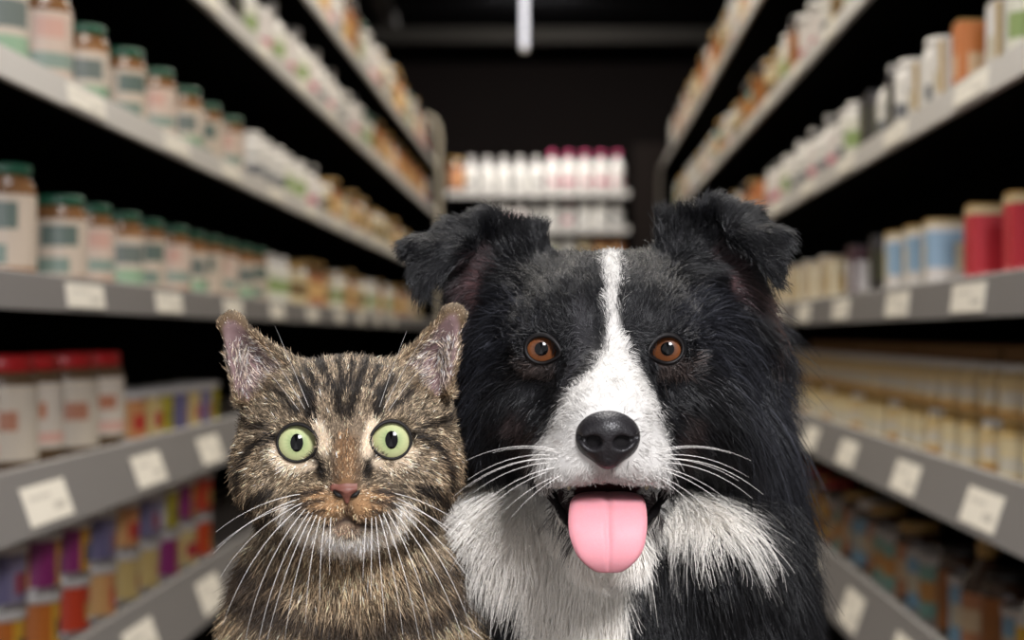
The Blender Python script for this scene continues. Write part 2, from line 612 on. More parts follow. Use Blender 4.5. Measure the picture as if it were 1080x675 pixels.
def build_cat():
    f = Field((-0.255, 0.90, 0.26), (-0.025, 1.32, 0.735), 0.002)

    def E(px, py, Y, rx, ry, rY, k=0.015, sub=False):
        f.ell(P(px, py, Y), (rx * Y * s1, rY, ry * Y * s1), k, sub)
    # head
    E(366, 455, 1.010, 100, 70, .050)
    E(366, 428, .985, 70, 42, .034, .02)
    E(296, 498, 1.000, 47, 46, .042, .02); E(438, 496, 1.000, 46, 46, .042, .02)
    E(313, 466, .980, 34, 34, .022, .012); E(413, 464, .980, 34, 34, .022, .012)
    f.cap(P(365, 452, .972), P(365, 512, .938), .0125, .0085, .018)
    E(341, 533, .950, 29, 23, .021, .010); E(390, 533, .950, 29, 23, .021, .010)
    E(365, 553, .957, 25, 18, .018, .010)
    E(366, 540, .985, 70, 40, .030, .02)
    # muzzle crease and mouth line
    for a, b in (((366, 526), (366, 545)), ((366, 545), (345, 554)), ((366, 545), (389, 554))):
        ya, yb = f.surf(*a), f.surf(*b)
        f.cap(P(*a, ya), P(*b, yb), .0011, .0011, .004, True)
    # ears: two panels meeting in a fold at the back make the cup
    for sd in (0, 1):
        if sd == 0:
            ib, t1, t2, ob, bk = (318, 390, .995), (250, 338, .998), (236, 341, .998), (250, 424, .990), (283, 405, 1.030)
        else:
            ib, t1, t2, ob, bk = (414, 389, .995), (472, 330, .998), (485, 332, .998), (474, 416, .990), (446, 398, 1.030)
        ib, t1, t2, ob, bk = (P(*q) for q in (ib, t1, t2, ob, bk))
        tm = t1 * .5 + t2 * .5 + np.array([0, .008, 0])
        f.tri(ib, t1, bk, .0021); f.tri(t1, tm, bk, .0021); f.tri(tm, t2, bk, .0021); f.tri(ob, t2, bk, .0021)
        f.tri(t1, t2, P(244, 331, .999) if sd == 0 else P(480, 324, .999), .0021)
        f.cap(bk, P(300 if sd == 0 else 432, 425, 1.02), .012, .02, .02)
    # neck and trunk
    f.cap(P(366, 560, 1.045), P(374, 690, 1.065), .046, .058, .03)
    E(372, 640, 1.06, 104, 90, .058, .03)
    E(368, 740, 1.08, 112, 130, .062, .04)
    cx = -.146
    f.cap((cx + .012, 1.09, .46), (cx, 1.19, .37), .058, .062, .03)
    for s in (-1, 1):
        f.cap((cx + s * .030, 1.045, .47), (cx + s * .028, 1.025, .36), .026, .017, .03)
        f.cap((cx + s * .028, 1.025, .36), (cx + s * .027, 1.022, .292), .017, .013, .012)
        f.ell((cx + s * .027, 1.008, .286), (.016, .024, .013), .012)
        f.ell((cx + s * .034, 1.195, .345), (.030, .062, .062), .03)
        f.ell((cx + s * .040, 1.145, .286), (.016, .038, .013), .015)
    tail = [(cx + .02, 1.25, .30), (cx - .03, 1.27, .29), (cx - .065, 1.23, .288), (cx - .072, 1.16, .287)]
    for a, b in zip(tail[:-1], tail[1:]):
        f.cap(a, b, .014, .013, .012)
    ys = []
    for ex, ey in CAT_EYES:
        ys.append(f.surf(ex, ey))
    y_eye = sum(ys) / 2
    R = .0140
    for ex, ey in CAT_EYES:      # lids closing over the eyeballs
        f.ell(P(ex, ey, y_eye + R - .0012), (R + .0016,) * 3, .006)
    f0 = f.F.copy()
    for ex, ey in CAT_EYES:
        c = P(ex, ey, y_eye + R - .0012)
        f.ell(c, (R + .0006,) * 3, .001, True)
        f.ell(P(ex, ey, y_eye - .002), (19.6 * y_eye * s1, .020, 19.0 * y_eye * s1), .001, True)
    V, Q = f.mesh()
    fs = Field.__new__(Field); fs.lo, fs.h, fs.n, fs.F = f.lo, f.h, f.n, f0
    return f, fs, V, Q, y_eye, R


def cat_colour(px, py, n, base_only=False):
    m = len(px)
    c = np.tile(lin((108, 94, 77)), (m, 1))
    S = lambda *a, **k: stroke(c, px, py, *a, **k)
    wob = np.sin(px * .11) * 4 + np.sin(py * .13 + px * .05) * 4
    # trunk bands
    c = blend(c, .65 * smooth(560, 600, py), (104, 84, 62))
    for pts, w in (([(255, 612), (285, 632), (330, 652), (380, 658), (440, 648), (490, 622)], 11),
                   ([(262, 585), (285, 600), (310, 608)], 8), ([(480, 580), (455, 600), (430, 606)], 8),
                   ([(250, 690), (320, 712), (430, 712), (510, 690)], 13),
                   ([(240, 760), (320, 782), (440, 780), (520, 760)], 13)):
        c = stroke(c, px, py + wob, pts, w, (32, 25, 20), .9, 10)
    c = stroke(c, px, py, [(330, 600), (366, 608), (405, 598)], 20, (140, 118, 90), .6, 22)
    c = stroke(c, px, py + wob, [(255, 650), (290, 668), (330, 680)], 9, (160, 138, 108), .8, 10)
    c = stroke(c, px, py + wob, [(430, 675), (470, 660), (498, 640)], 9, (156, 134, 104), .8, 10)
    # face ground
    c = stroke(c, px, py, [(366, 400), (366, 450)], 30, (128, 112, 94), .8, 30)
    c = stroke(c, px, py, [(262, 480), (262, 520)], 12, (140, 118, 92), .6, 16)
    c = stroke(c, px, py, [(470, 480), (468, 520)], 10, (130, 106, 80), .6, 16)
    c = stroke(c, px, py, [(300, 505), (330, 512)], 9, (100, 84, 64), .6, 12)
    # forehead stripes
    D = (20, 16, 13)
    for pts, w in (([(337, 384), (345, 402), (356, 423), (360, 440)], 4.0), ([(385, 384), (380, 402), (372, 424), (368, 440)], 3.6),
                   ([(357, 378), (359, 400), (362, 420)], 2.2), ([(372, 378), (370, 400), (367, 415)], 2.2),
                   ([(322, 392), (330, 405), (338, 415)], 2.6), ([(398, 390), (393, 402), (388, 412)], 2.6),
                   ([(327, 420), (329, 440)], 5.5), ([(399, 418), (398, 438)], 5.2),
                   ([(316, 405), (326, 422)], 3), ([(412, 402), (402, 420)], 3),
                   ([(293, 412), (305, 428), (316, 438)], 2.2), ([(436, 408), (424, 424), (412, 434)], 2.2),
                   ([(294, 460), (280, 463), (268, 470), (259, 488), (254, 512)], 3.0),
                   ([(432, 458), (448, 463), (461, 472), (470, 490), (474, 512)], 3.0),
                   ([(258, 445), (270, 450), (286, 452)], 2.2), ([(474, 440), (458, 447), (442, 450)], 2.2),
                   ([(285, 516), (270, 521), (258, 534), (252, 548)], 4.5), ([(440, 512), (458, 516), (471, 528), (478, 545)], 4.5),
                   ([(290, 535), (276, 545), (266, 560)], 3.0), ([(446, 532), (458, 543), (466, 556)], 3.0),
                   ([(333, 482), (337, 490), (340, 502)], 3.4), ([(392, 480), (389, 490), (386, 502)], 3.4)):
        c = stroke(c, px, py, pts, w * 1.12 + .3, D, .97, 3.0)
    # warm nose bridge, pads, pale marks
    c = stroke(c, px, py, [(365, 470), (365, 505)], 10, (116, 84, 54), .85, 10)
    c = stroke(c, px, py, [(351, 488), (354, 512)], 2.2, (58, 42, 30), .6, 4)
    c = stroke(c, px, py, [(379, 488), (376, 512)], 2.2, (58, 42, 30), .6, 4)
    C = (226, 205, 178)
    for pts, w in (([(336, 450), (341, 462), (342, 478)], 5.0), ([(393, 448), (389, 462), (387, 478)], 5.0),
                   ([(291, 474), (298, 487), (312, 494), (330, 490)], 3.2), ([(396, 488), (410, 493), (426, 487), (434, 474)], 3.2)):
        c = stroke(c, px, py, pts, w, C, .9, 4)
    c = stroke(c, px, py, [(336, 530), (350, 533)], 11, (160, 122, 84), .85, 12)
    c = stroke(c, px, py, [(395, 529), (381, 533)], 11, (160, 122, 84), .85, 12)
    c = stroke(c, px, py, [(308, 538), (320, 556), (342, 567)], 8, (226, 212, 194), .9, 10)
    c = stroke(c, px, py, [(422, 536), (412, 556), (392, 567)], 8, (226, 212, 194), .9, 10)
    c = stroke(c, px, py, [(350, 571), (366, 573), (384, 571)], 7, (238, 228, 214), .95, 8)
    c = stroke(c, px, py, [(358, 558), (374, 558)], 3, (176, 140, 116), .5, 5)
    for pts in ([(313, 521), (337, 518)], [(312, 531), (340, 528)], [(316, 541), (342, 538)],
                [(396, 518), (419, 520)], [(392, 528), (417, 530)], [(391, 538), (415, 541)]):
        c = stroke(c, px, py, pts, 2.3, (30, 21, 15), .95, 2.2)
    c = stroke(c, px, py, [(343, 556), (354, 552), (366, 547), (378, 552), (392, 556)], 1.8, (48, 34, 28), .95, 2.2)
    c = stroke(c, px, py, [(366, 528), (366, 546)], 1.2, (60, 40, 32), .8, 2)
    return c


CAT_EAR = [[(312, 392), (252, 333), (236, 330), (228, 345), (231, 378), (246, 424), (262, 430), (290, 415)],
           [(415, 388), (470, 326), (486, 324), (492, 345), (487, 380), (476, 418), (460, 425), (432, 412)]]
CAT_CTRL = [  # px, py, dx, dy, dY, length mm, lift
    (365, 505, 0, -1, .3, 2.6, .18), (365, 480, 0, -1, .25, 3.2, .2), (366, 440, 0, -1, .3, 4.5, .22), (366, 395, 0, -1, .7, 5.5, .28),
    (330, 400, -.3, -1, .5, 5, .25), (404, 400, .3, -1, .5, 5, .25), (290, 430, -.9, -.6, .4, 5.5, .25), (440, 426, .9, -.6, .4, 5.5, .25),
    (313, 440, -.3, -1, .2, 3.5, .18), (413, 438, .3, -1, .2, 3.5, .18), (342, 465, .3, -1, .2, 2.8, .12), (388, 463, -.3, -1, .2, 2.8, .12),
    (312, 496, -.6, .8, .3, 4, .18), (414, 494, .6, .8, .3, 4, .18), (290, 470, -1, .2, .3, 5, .2), (436, 468, 1, .2, .3, 5, .2),
    (265, 480, -.6, .8, .7, 6.5, .2), (468, 478, .6, .8, .7, 6.5, .2), (268, 535, -.4, .9, .5, 8, .25), (464, 532, .4, .9, .5, 8, .25),
    (340, 532, -.9, .35, .2, 3, .15), (391, 532, .9, .35, .2, 3, .15), (325, 556, -.6, .9, .2, 6, .25), (408, 554, .6, .9, .2, 6, .25), (350, 547, -.5, .6, .1, 2.2, .12), (382, 547, .5, .6, .1, 2.2, .12),
    (366, 562, 0, 1, .05, 4, .2), (366, 600, 0, 1, .0, 14, .4), (290, 590, -.35, 1, 0, 16, .4), (450, 588, .35, 1, 0, 16, .4),
    (370, 650, 0, 1, 0, 17, .42), (280, 650, -.25, 1, 0, 17, .42), (470, 650, .25, 1, 0, 17, .42), (375, 800, 0, 1, 0, 18, .3),
    (262, 385, -.8, -.55, -.1, 9, .35), (252, 345, -.3, -1, 0, 2.2, .15), (232, 360, -.1, -1, .2, 2.2, .15), (238, 335, -.1, -1, .2, 2, .12), (284, 368, -.5, -.9, .2, 3, .2),
    (243, 408, -.4, -.9, .1, 3, .2), (300, 402, -.8, -.6, -.1, 10, .4),
    (463, 380, .8, -.6, -.1, 9, .35), (474, 337, .3, -1, 0, 2.2, .15), (490, 352, .1, -1, .2, 2.2, .15), (484, 327, .1, -1, .2, 2, .12), (442, 362, .5, -.9, .2, 3, .2),
    (482, 400, .4, -.9, .1, 3, .2), (426, 400, .7, -.6, -.1, 10, .4)]


def ear_inside(px, py, n, yw):
    e = np.zeros(px.shape)
    for pg in CAT_EAR:
        e = np.maximum(e, 1 - smooth(-10, -4, poly_sd(px, py, pg)))
    return e * (n[:, 1] < 0.1)


def cat_full_colour(p, n, px, py, skin=False):
    c = cat_colour(px, py, n)
    # rims and backs of the ears
    e0 = np.zeros(px.shape)
    for pg in CAT_EAR:
        e0 = np.maximum(e0, 1 - smooth(-4, 5, poly_sd(px, py, pg)))
    c = c + (e0 * .8)[:, None] * (lin((98, 78, 56)) - c)
    e = ear_inside(px, py, n, p[:, 1])
    pink = lin((132, 108, 108) if skin else (178, 164, 156))
    c = c + (e * .95)[:, None] * (pink - c)
    # behind the face the tabby bands run round the trunk
    band = smooth(.2, .7, np.sin(p[:, 2] * 150 + np.sin(p[:, 1] * 40) * 1.5 + p[:, 0] * 30))
    bk = smooth(1.07, 1.11, p[:, 1]) * band * .7
    return c + bk[:, None] * (lin((38, 30, 22)) - c)


f_cat, f_cat_s, Vc, Qc, y_eye_cat, R_cat = build_cat()
Nc = vnormals(Vc, Qc)
cat_base = np.array([-.122, 1.10, .272])
cat = mesh_np('cat', Vc - cat_base, Qc, skin_mat)
cat.location = cat_base
tag(cat, 'brown tabby cat with green eyes and pricked ears beside the dog', 'cat')
px_, py_ = topix(Vc)
paint_mesh(cat, cat_full_colour(Vc, Nc, px_, py_, True) * .8)

iris_green = iris_mat('iris_green', (128, 144, 98), (168, 176, 126), (184, 184, 138), (58, 62, 40))
for ex, ey in CAT_EYES:
    make_eye(cat, ex, ey, y_eye_cat + R_cat - .0012, R_cat, iris_green, black_gloss, black_gloss, .0122, .0046, .70)
    eyelid(cat, f_cat_s, ex, ey, 20.6, 19.8, lid_mat, w=.0007, push=.0002, corner=2.0, side=(1 if ex < 366 else -1))


def cat_nose():
    nf = Field((-.13, .89, .575), (-.105, .965, .635), .0005)
    y0 = f_cat_s.surf(366, 520)
    c = lambda x, y, d=0: P(x, y, y0 + d)
    nf.cap(c(353, 515, .002), c(378, 515, .002), .0026, .0026, .002)
    nf.ell(c(365.5, 517, .0005), (.0062, .0035, .0026), .002)
    nf.cap(c(365.5, 518, .0008), c(366, 529, .0012), .0030, .0012, .003)
    for s in (-1, 1):
        nf.cap(c(365.5 + s * 6.5, 522.5, -.0030), c(365.5 + s * 13, 519.5, -.0005), .0016, .0013, .001, True)
    V, Q = nf.mesh()
    m = mat('nose_pink', (120, 76, 64), .5, spec=.4, noise=(900, (92, 54, 46), .7))
    o = mesh_np('nose', V, Q, m, cat)
    for s in (-1, 1):
        pts = [c(365.5 + s * x, y, d) for x, y, d in ((4.5, 524.5, -.0006), (7, 523, -.0016), (10, 521.5, -.0012), (13, 518.5, -.0002), (14, 516.5, .0008))]
        Vn, Fn = tube_np(pts, [.0004, .0011, .0012, .0008, .0002], 8)
        mesh_np('nostril', Vn, Fn, lid_mat, o)
    return o


cat_nose()


def cat_density(cen, cn):
    px, py = topix(cen)
    d = np.ones(len(px))
    d *= np.where(cn[:, 1] > .35, .25, 1) * np.where(py > 700, .12, 1) * np.where((cen[:, 1] > 1.09), .4, 1)
    d *= 1 + 1.6 * (py < 575)
    for ex, ey in CAT_EYES:
        d *= np.hypot((px - ex) / 21.5, (py - ey) / 21) > 1
    d *= poly_sd(px, py, [(350, 511), (381, 511), (374, 521), (367, 530), (358, 521)]) > 0
    d *= .15 + .85 * smooth(.8, 2.2, seg_d(px, py, [(343, 556), (354, 552), (366, 547), (378, 552), (392, 556)]))
    d *= 1 - .78 * ear_inside(px, py, cn, cen[:, 1])
    return d


def cat_strand_colour(p, n, px, py, rng, K):
    m = len(px)
    c = cat_full_colour(p, n, px, py)
    lum = c.mean(1)
    t = np.linspace(0, 1, K)[None, :, None]
    out = np.repeat(c[:, None], K, 1)
    tick = smooth(.03, .12, lum) * (1 - smooth(.35, .55, lum))
    r = rng.random(m)
    ph = rng.uniform(.35, .8, m)
    # agouti: grey base, tan band, dark tip
    dark = np.clip((t[..., 0] - ph[:, None]) * 6, 0, 1) * (tick * (r < .62))[:, None]
    out = out * (1 - .88 * dark[..., None])
    lightm = np.exp(-((t[..., 0] - ph[:, None] + .1) / .18) ** 2) * (tick * (r > .35))[:, None]
    out = out + (.75 * lightm)[..., None] * (lin((190, 170, 140)) - out)
    rootd = np.clip(1 - t[..., 0] * 2.5, 0, 1) * .45 * tick[:, None]
    out = out * (1 - rootd[..., None])
    cell = np.floor((p + rng.normal(0, .0005, p.shape)) / np.array([.0011, .0030, .0022])).astype(np.int64)
    hsh = (cell[:, 0] * 73856093 ^ cell[:, 1] * 19349663 ^ cell[:, 2] * 83492791) % 10007
    tone = np.random.default_rng(3).normal(0, 1, 10007)[hsh]
    out *= np.exp(rng.normal(0, .30, (m, 1, 1)) + (.12 + .45 * tick[:, None, None]) * tone[:, None, None])
    return out * 1.42


grow_fur('fur', cat, Vc, Qc, Nc, CAT_HAIRS, cat_density, CAT_CTRL, cat_strand_colour, 5, fur_mat,
         clump=(.0035, .35), rad=(.00015, .00005), jit=.22, gravity=.2)

# whiskers
rngw = np.random.default_rng(11)
wl = [(318, 521, -1, .15, 48), (316, 526, -1, .35, 56), (313, 531, -1, .30, 50), (318, 534, -.75, .75, 75), (322, 537, -.6, .9, 80), (326, 540, -.5, 1, 80),
      (330, 541, -.4, 1, 72), (334, 543, -.3, 1, 66), (338, 545, -.15, 1, 55), (343, 546, -.05, 1, 40), (320, 530, -.9, .5, 60), (349, 546, 0, 1, 30)]
wr = [(414, 520, 1, .2, 48), (417, 525, 1, .4, 56), (419, 530, 1, .35, 52), (416, 533, .8, .7, 85), (412, 536, .7, .85, 90), (408, 539, .55, 1, 85),
      (404, 541, .4, 1, 75), (400, 543, .3, 1, 68), (396, 545, .15, 1, 56), (392, 546, .05, 1, 40), (413, 529, .9, .55, 66), (386, 546, 0, 1, 30)]
for lst, sg in ((wl, -1), (wr, 1)):
    for x, y, dx, dy, ln in lst:
        Y = f_cat_s.surf(x, y)
        whisker(cat, P(x, y, Y - .0005), (dx * .9, -.45 + rngw.normal(0, .12), -dy * .75), ln * .001 * rngw.uniform(.9, 1.1), 1.3,
                (sg * rngw.uniform(-.2, .1), .9, 0), whisker_mat, .00017)
for x, y, dx, ln in ((322, 432, -.45, 42), (326, 430, -.3, 46), (318, 436, -.6, 36), (400, 430, .3, 44), (404, 432, .45, 46), (408, 436, .6, 36)):
    Y = f_cat_s.surf(x, y)
    whisker(cat, P(x, y, Y), (dx, -.3, .85), ln * .001, .3, (0, .6, 0), whisker_mat, .00010)
# ================================================================== DOG
DOG_EYES = [(571, 368), (704, 368)]


def build_dog():
    f = Field((-.125, .87, -.01), (.205, 1.66, .80), .0025)

    def E(px, py, Y, rx, ry, rY, k=0.02, sub=False):
        f.ell(P(px, py, Y), (rx * Y * s1, rY, ry * Y * s1), k, sub)
    # skull, brows, cheeks
    E(641, 347, 1.075, 104, 80, .070)
    E(640, 350, 1.035, 86, 64, .050, .02)
    E(590, 352, 1.015, 34, 32, .026, .02); E(688, 352, 1.015, 34, 32, .026, .02)
    E(568, 430, 1.055, 66, 66, .050, .03); E(712, 430, 1.055, 66, 66, .050, .03)
    # muzzle
    f.cap(P(640, 388, 1.005), P(641, 440, .930), .024, .0200, .02)
    E(640, 455, .945, 50, 42, .036, .02)
    E(604, 484, .950, 38, 34, .032, .012); E(676, 484, .950, 38, 34, .032, .012)
    E(600, 470, .985, 40, 40, .036, .02); E(680, 470, .985, 40, 40, .036, .02)
    # neck, ruff, chest
    E(652, 450, 1.150, 118, 150, .080, .03)
    E(640, 620, 1.110, 105, 110, .072, .04)
    E(544, 560, 1.075, 44, 50, .042, .03); E(742, 575, 1.075, 42, 48, .042, .03)
    E(785, 620, 1.130, 42, 110, .070, .04); E(566, 660, 1.130, 40, 110, .070, .04)
    E(676, 720, 1.125, 124, 130, .080, .04)
    cx = .050
    f.cap((cx, 1.15, .50), (cx, 1.36, .24), .080, .095, .05)
    for s in (-1, 1):
        f.cap((cx + s * .055, 1.11, .46), (cx + s * .052, 1.10, .25), .042, .029, .04)
        f.cap((cx + s * .052, 1.10, .25), (cx + s * .050, 1.085, .045), .027, .021, .02)
        f.ell((cx + s * .050, 1.065, .022), (.026, .040, .022), .015)
        f.ell((cx + s * .072, 1.37, .15), (.045, .115, .105), .04)
        f.cap((cx + s * .082, 1.44, .05), (cx + s * .084, 1.28, .026), .027, .020, .02)
        f.ell((cx + s * .084, 1.25, .021), (.026, .040, .021), .015)
    tail = [(cx, 1.47, .12), (cx + .02, 1.55, .06), (cx + .07, 1.60, .04), (cx + .12, 1.57, .035)]
    for a, b in zip(tail[:-1], tail[1:]):
        f.cap(a, b, .026, .024, .03)
    # ears: upright at the base with the tips folded over
    r = .0028
    for ear in (dict(ib=(578, 282, 1.075), ir=(566, 246, 1.085), top=(514, 232, 1.085), mid=(474, 241, 1.080), tip=(432, 259, 1.055), low=(447, 304, 1.040),
                     fe=(492, 262, 1.060), ob=(492, 338, 1.085), bk=(520, 300, 1.100)),
                dict(ib=(692, 282, 1.075), ir=(704, 236, 1.085), top=(752, 220, 1.085), mid=(790, 229, 1.080), tip=(826, 249, 1.055), low=(818, 292, 1.040),
                     fe=(775, 248, 1.060), ob=(792, 338, 1.085), bk=(752, 296, 1.100))):
        q = {k: P(*v) for k, v in ear.items()}
        for a, b, c in (('ib', 'ir', 'bk'), ('ir', 'top', 'bk'), ('top', 'ob', 'bk'), ('top', 'mid', 'ob'),
                        ('top', 'fe', 'mid'), ('mid', 'fe', 'tip'), ('tip', 'fe', 'low')):
            f.tri(q[a], q[b], q[c], r, .008)
        f.cap(q['bk'], P(560 if ear['ib'][0] < 640 else 722, 340, 1.08), .018, .03, .03)
    E(780, 425, 1.130, 26, 85, .040, .03); E(494, 415, 1.130, 22, 80, .040, .03)
    # lower jaw below the open mouth
    f.cap(P(641, 540, 1.030), P(641, 566, .985), .027, .0195, .02)
    E(641, 520, .960, 57, 18, .055, .006, True)
    f.cap(P(641, 535, .985), P(641, 545, .945), .0190, .0150, .006, True)
    # dark lips: a rim running from corner to corner under the tongue
    lip = [(578, 508, 1.000), (583, 524, .985), (592, 541, .970), (604, 556, .958), (620, 568, .950), (641, 572, .947), (661, 568, .950), (678, 555, .958), (690, 540, .970), (699, 524, .985), (705, 508, 1.0)]
    for a, b in zip(lip[:-1], lip[1:]):
        f.cap(P(*a), P(*b), .0026, .0026, .004)
    ys = [f.surf(ex, ey) for ex, ey in DOG_EYES]
    y_eye = sum(ys) / 2
    R = .0115
    for ex, ey in DOG_EYES:
        f.ell(P(ex, ey, y_eye + R - .0010), (R + .0018,) * 3, .006)
    f0 = f.F.copy()
    for ex, ey in DOG_EYES:
        f.ell(P(ex, ey, y_eye + R - .0005), (R + .0006,) * 3, .001, True)
        f.ell(P(ex, ey, y_eye - .002), (16.2 * y_eye * s1, .022, 14.2 * y_eye * s1), .001, True)
        sd = 1 if ex < 640 else -1
        f.ell(P(ex + sd * 15.5, ey + 4, y_eye - .002), (5.5 * s1, .022, 4.0 * s1), .002, True)
    V, Q = f.mesh()
    fs = Field.__new__(Field); fs.lo, fs.h, fs.n, fs.F = f.lo, f.h, f.n, f0
    return f, fs, V, Q, y_eye, R, lip


BLAZE = [(635, 266), (654, 268), (654, 300), (652, 320), (652, 345), (661, 372), (674, 396), (690, 428), (704, 470), (707, 505), (694, 524), (641, 520), (582, 522),
         (566, 500), (569, 474), (584, 446), (603, 412), (626, 390), (639, 372), (642, 345), (640, 305)]
CHEST = [(474, 545), (482, 520), (503, 498), (543, 503), (578, 515), (600, 560), (683, 560), (700, 527), (735, 518), (764, 530), (776, 550), (760, 562),
         (735, 562), (705, 566), (680, 582), (664, 610), (660, 680), (658, 800), (590, 800), (580, 700), (566, 640), (545, 604), (515, 580), (484, 560)]
PINK = [[(482, 310), (494, 272), (515, 262), (530, 285), (520, 312), (500, 328)], [(745, 285), (752, 262), (772, 266), (788, 290), (785, 318), (764, 312)]]


def dog_colour(p, n, px, py, skin=False):
    m = len(px)
    front = (p[:, 1] < 1.105)
    c = np.tile(lin((12, 12, 14)), (m, 1))
    # grey-brown around the eyes and a brown cast on cheeks and ruff
    for ex, ey in ((566, 388), (710, 388)):
        c = stroke(c, px, py, [(ex - 10, ey), (ex + 10, ey)], 5, (74, 64, 60), .8, 10)
    for pts, w, cc, op in (([(548, 440), (560, 470)], 10, (46, 36, 34), .7), ([(725, 440), (720, 470)], 8, (44, 35, 33), .7),
                           ([(790, 300), (812, 340)], 5, (82, 60, 52), .5), ([(815, 380), (832, 440)], 8, (70, 52, 46), .5),
                           ([(520, 290), (505, 330)], 6, (40, 32, 34), .5), ([(540, 330), (500, 380), (490, 430)], 20, (40, 41, 46), .6),
                           ([(740, 330), (780, 380), (800, 450)], 20, (40, 41, 46), .6), ([(600, 340), (585, 320)], 6, (14, 14, 15), .7), ([(683, 340), (694, 320)], 6, (14, 14, 15), .7),
                           ([(614, 330), (618, 375), (595, 405)], 7, (52, 51, 53), .6)):
        c = stroke(c, px, py, pts, w, cc, op, w)
    for pg in PINK:
        e = (1 - smooth(-8, 6, poly_sd(px, py, pg))) * (n[:, 1] < .3) * (p[:, 1] > 1.03)
        c = blend(c, .8 * e, (86, 62, 62) if skin else (60, 46, 47))
    W = (206, 203, 198)
    wh = 1 - smooth(-4, 5, poly_sd(px, py, BLAZE))
    c = blend(c, wh * front, W)
    ch = 1 - smooth(-9, 9, poly_sd(px, py, CHEST) + 5 * np.sin(px * .21) * (py > 540))
    c = blend(c, ch * front * (p[:, 1] > .94), (242, 237, 228))
    # white socks, belly and tail tip down at the floor
    low = smooth(.17, .12, p[:, 2]) * (p[:, 1] < 1.2) + smooth(.06, .045, p[:, 2]) * (p[:, 1] < 1.33)
    c = blend(c, np.clip(low, 0, 1), W)
    # speckled lip below the nose
    c = stroke(c, px, py, [(612, 505), (641, 502), (668, 505)], 6, (166, 158, 152), .6, 9)
    c = stroke(c, px, py, [(586, 466), (592, 470)], 2.0, (150, 140, 132), .6, 3)
    c = blend(c, (1 - smooth(.85, 1.0, np.hypot((px - 641) / 31, (py - 461) / 28))) * (p[:, 1] < .96), (24, 22, 23))
    # mouth: black lips and dark wet lining
    cav = ((px - 641) / 62) ** 2 + ((py - 516) / 27) ** 2 < 1
    inm = cav & (p[:, 1] > .935) & (p[:, 1] < 1.03) & (py > 503) & MOUTH_IN(p)
    c[inm] = lin((66, 24, 28))
    for cpts in ([(582, 514), (594, 526), (606, 540)], [(701, 514), (689, 526), (677, 540)]):
        e = (1 - smooth(12, 16, seg_d(px, py, cpts))) * (p[:, 1] > .948) * (p[:, 1] < 1.04) * (py > 506)
        c = blend(c, e, (34, 20, 22))
    dl = seg_d(px, py, [(q[0], q[1]) for q in dog_lip])
    lipm = (1 - smooth(4.5, 6.5, dl)) * (p[:, 1] < 1.03) * (p[:, 1] > .93) * (py > 505)
    c = blend(c, lipm, (22, 18, 19))
    return c


def MOUTH_IN(p):
    q = p - P(641, 520, .960)
    r = np.array([57 * .96 * s1, .055, 18 * .96 * s1]) + .0035
    a = ((q / r) ** 2).sum(-1) < 1
    a0, b0 = P(641, 535, .985), P(641, 545, .945)
    t = np.clip((p - a0) @ (b0 - a0) / ((b0 - a0) @ (b0 - a0)), 0, 1)
    b = np.linalg.norm(p - a0 - t[:, None] * (b0 - a0), axis=1) < .0195 + .0028
    return a | b


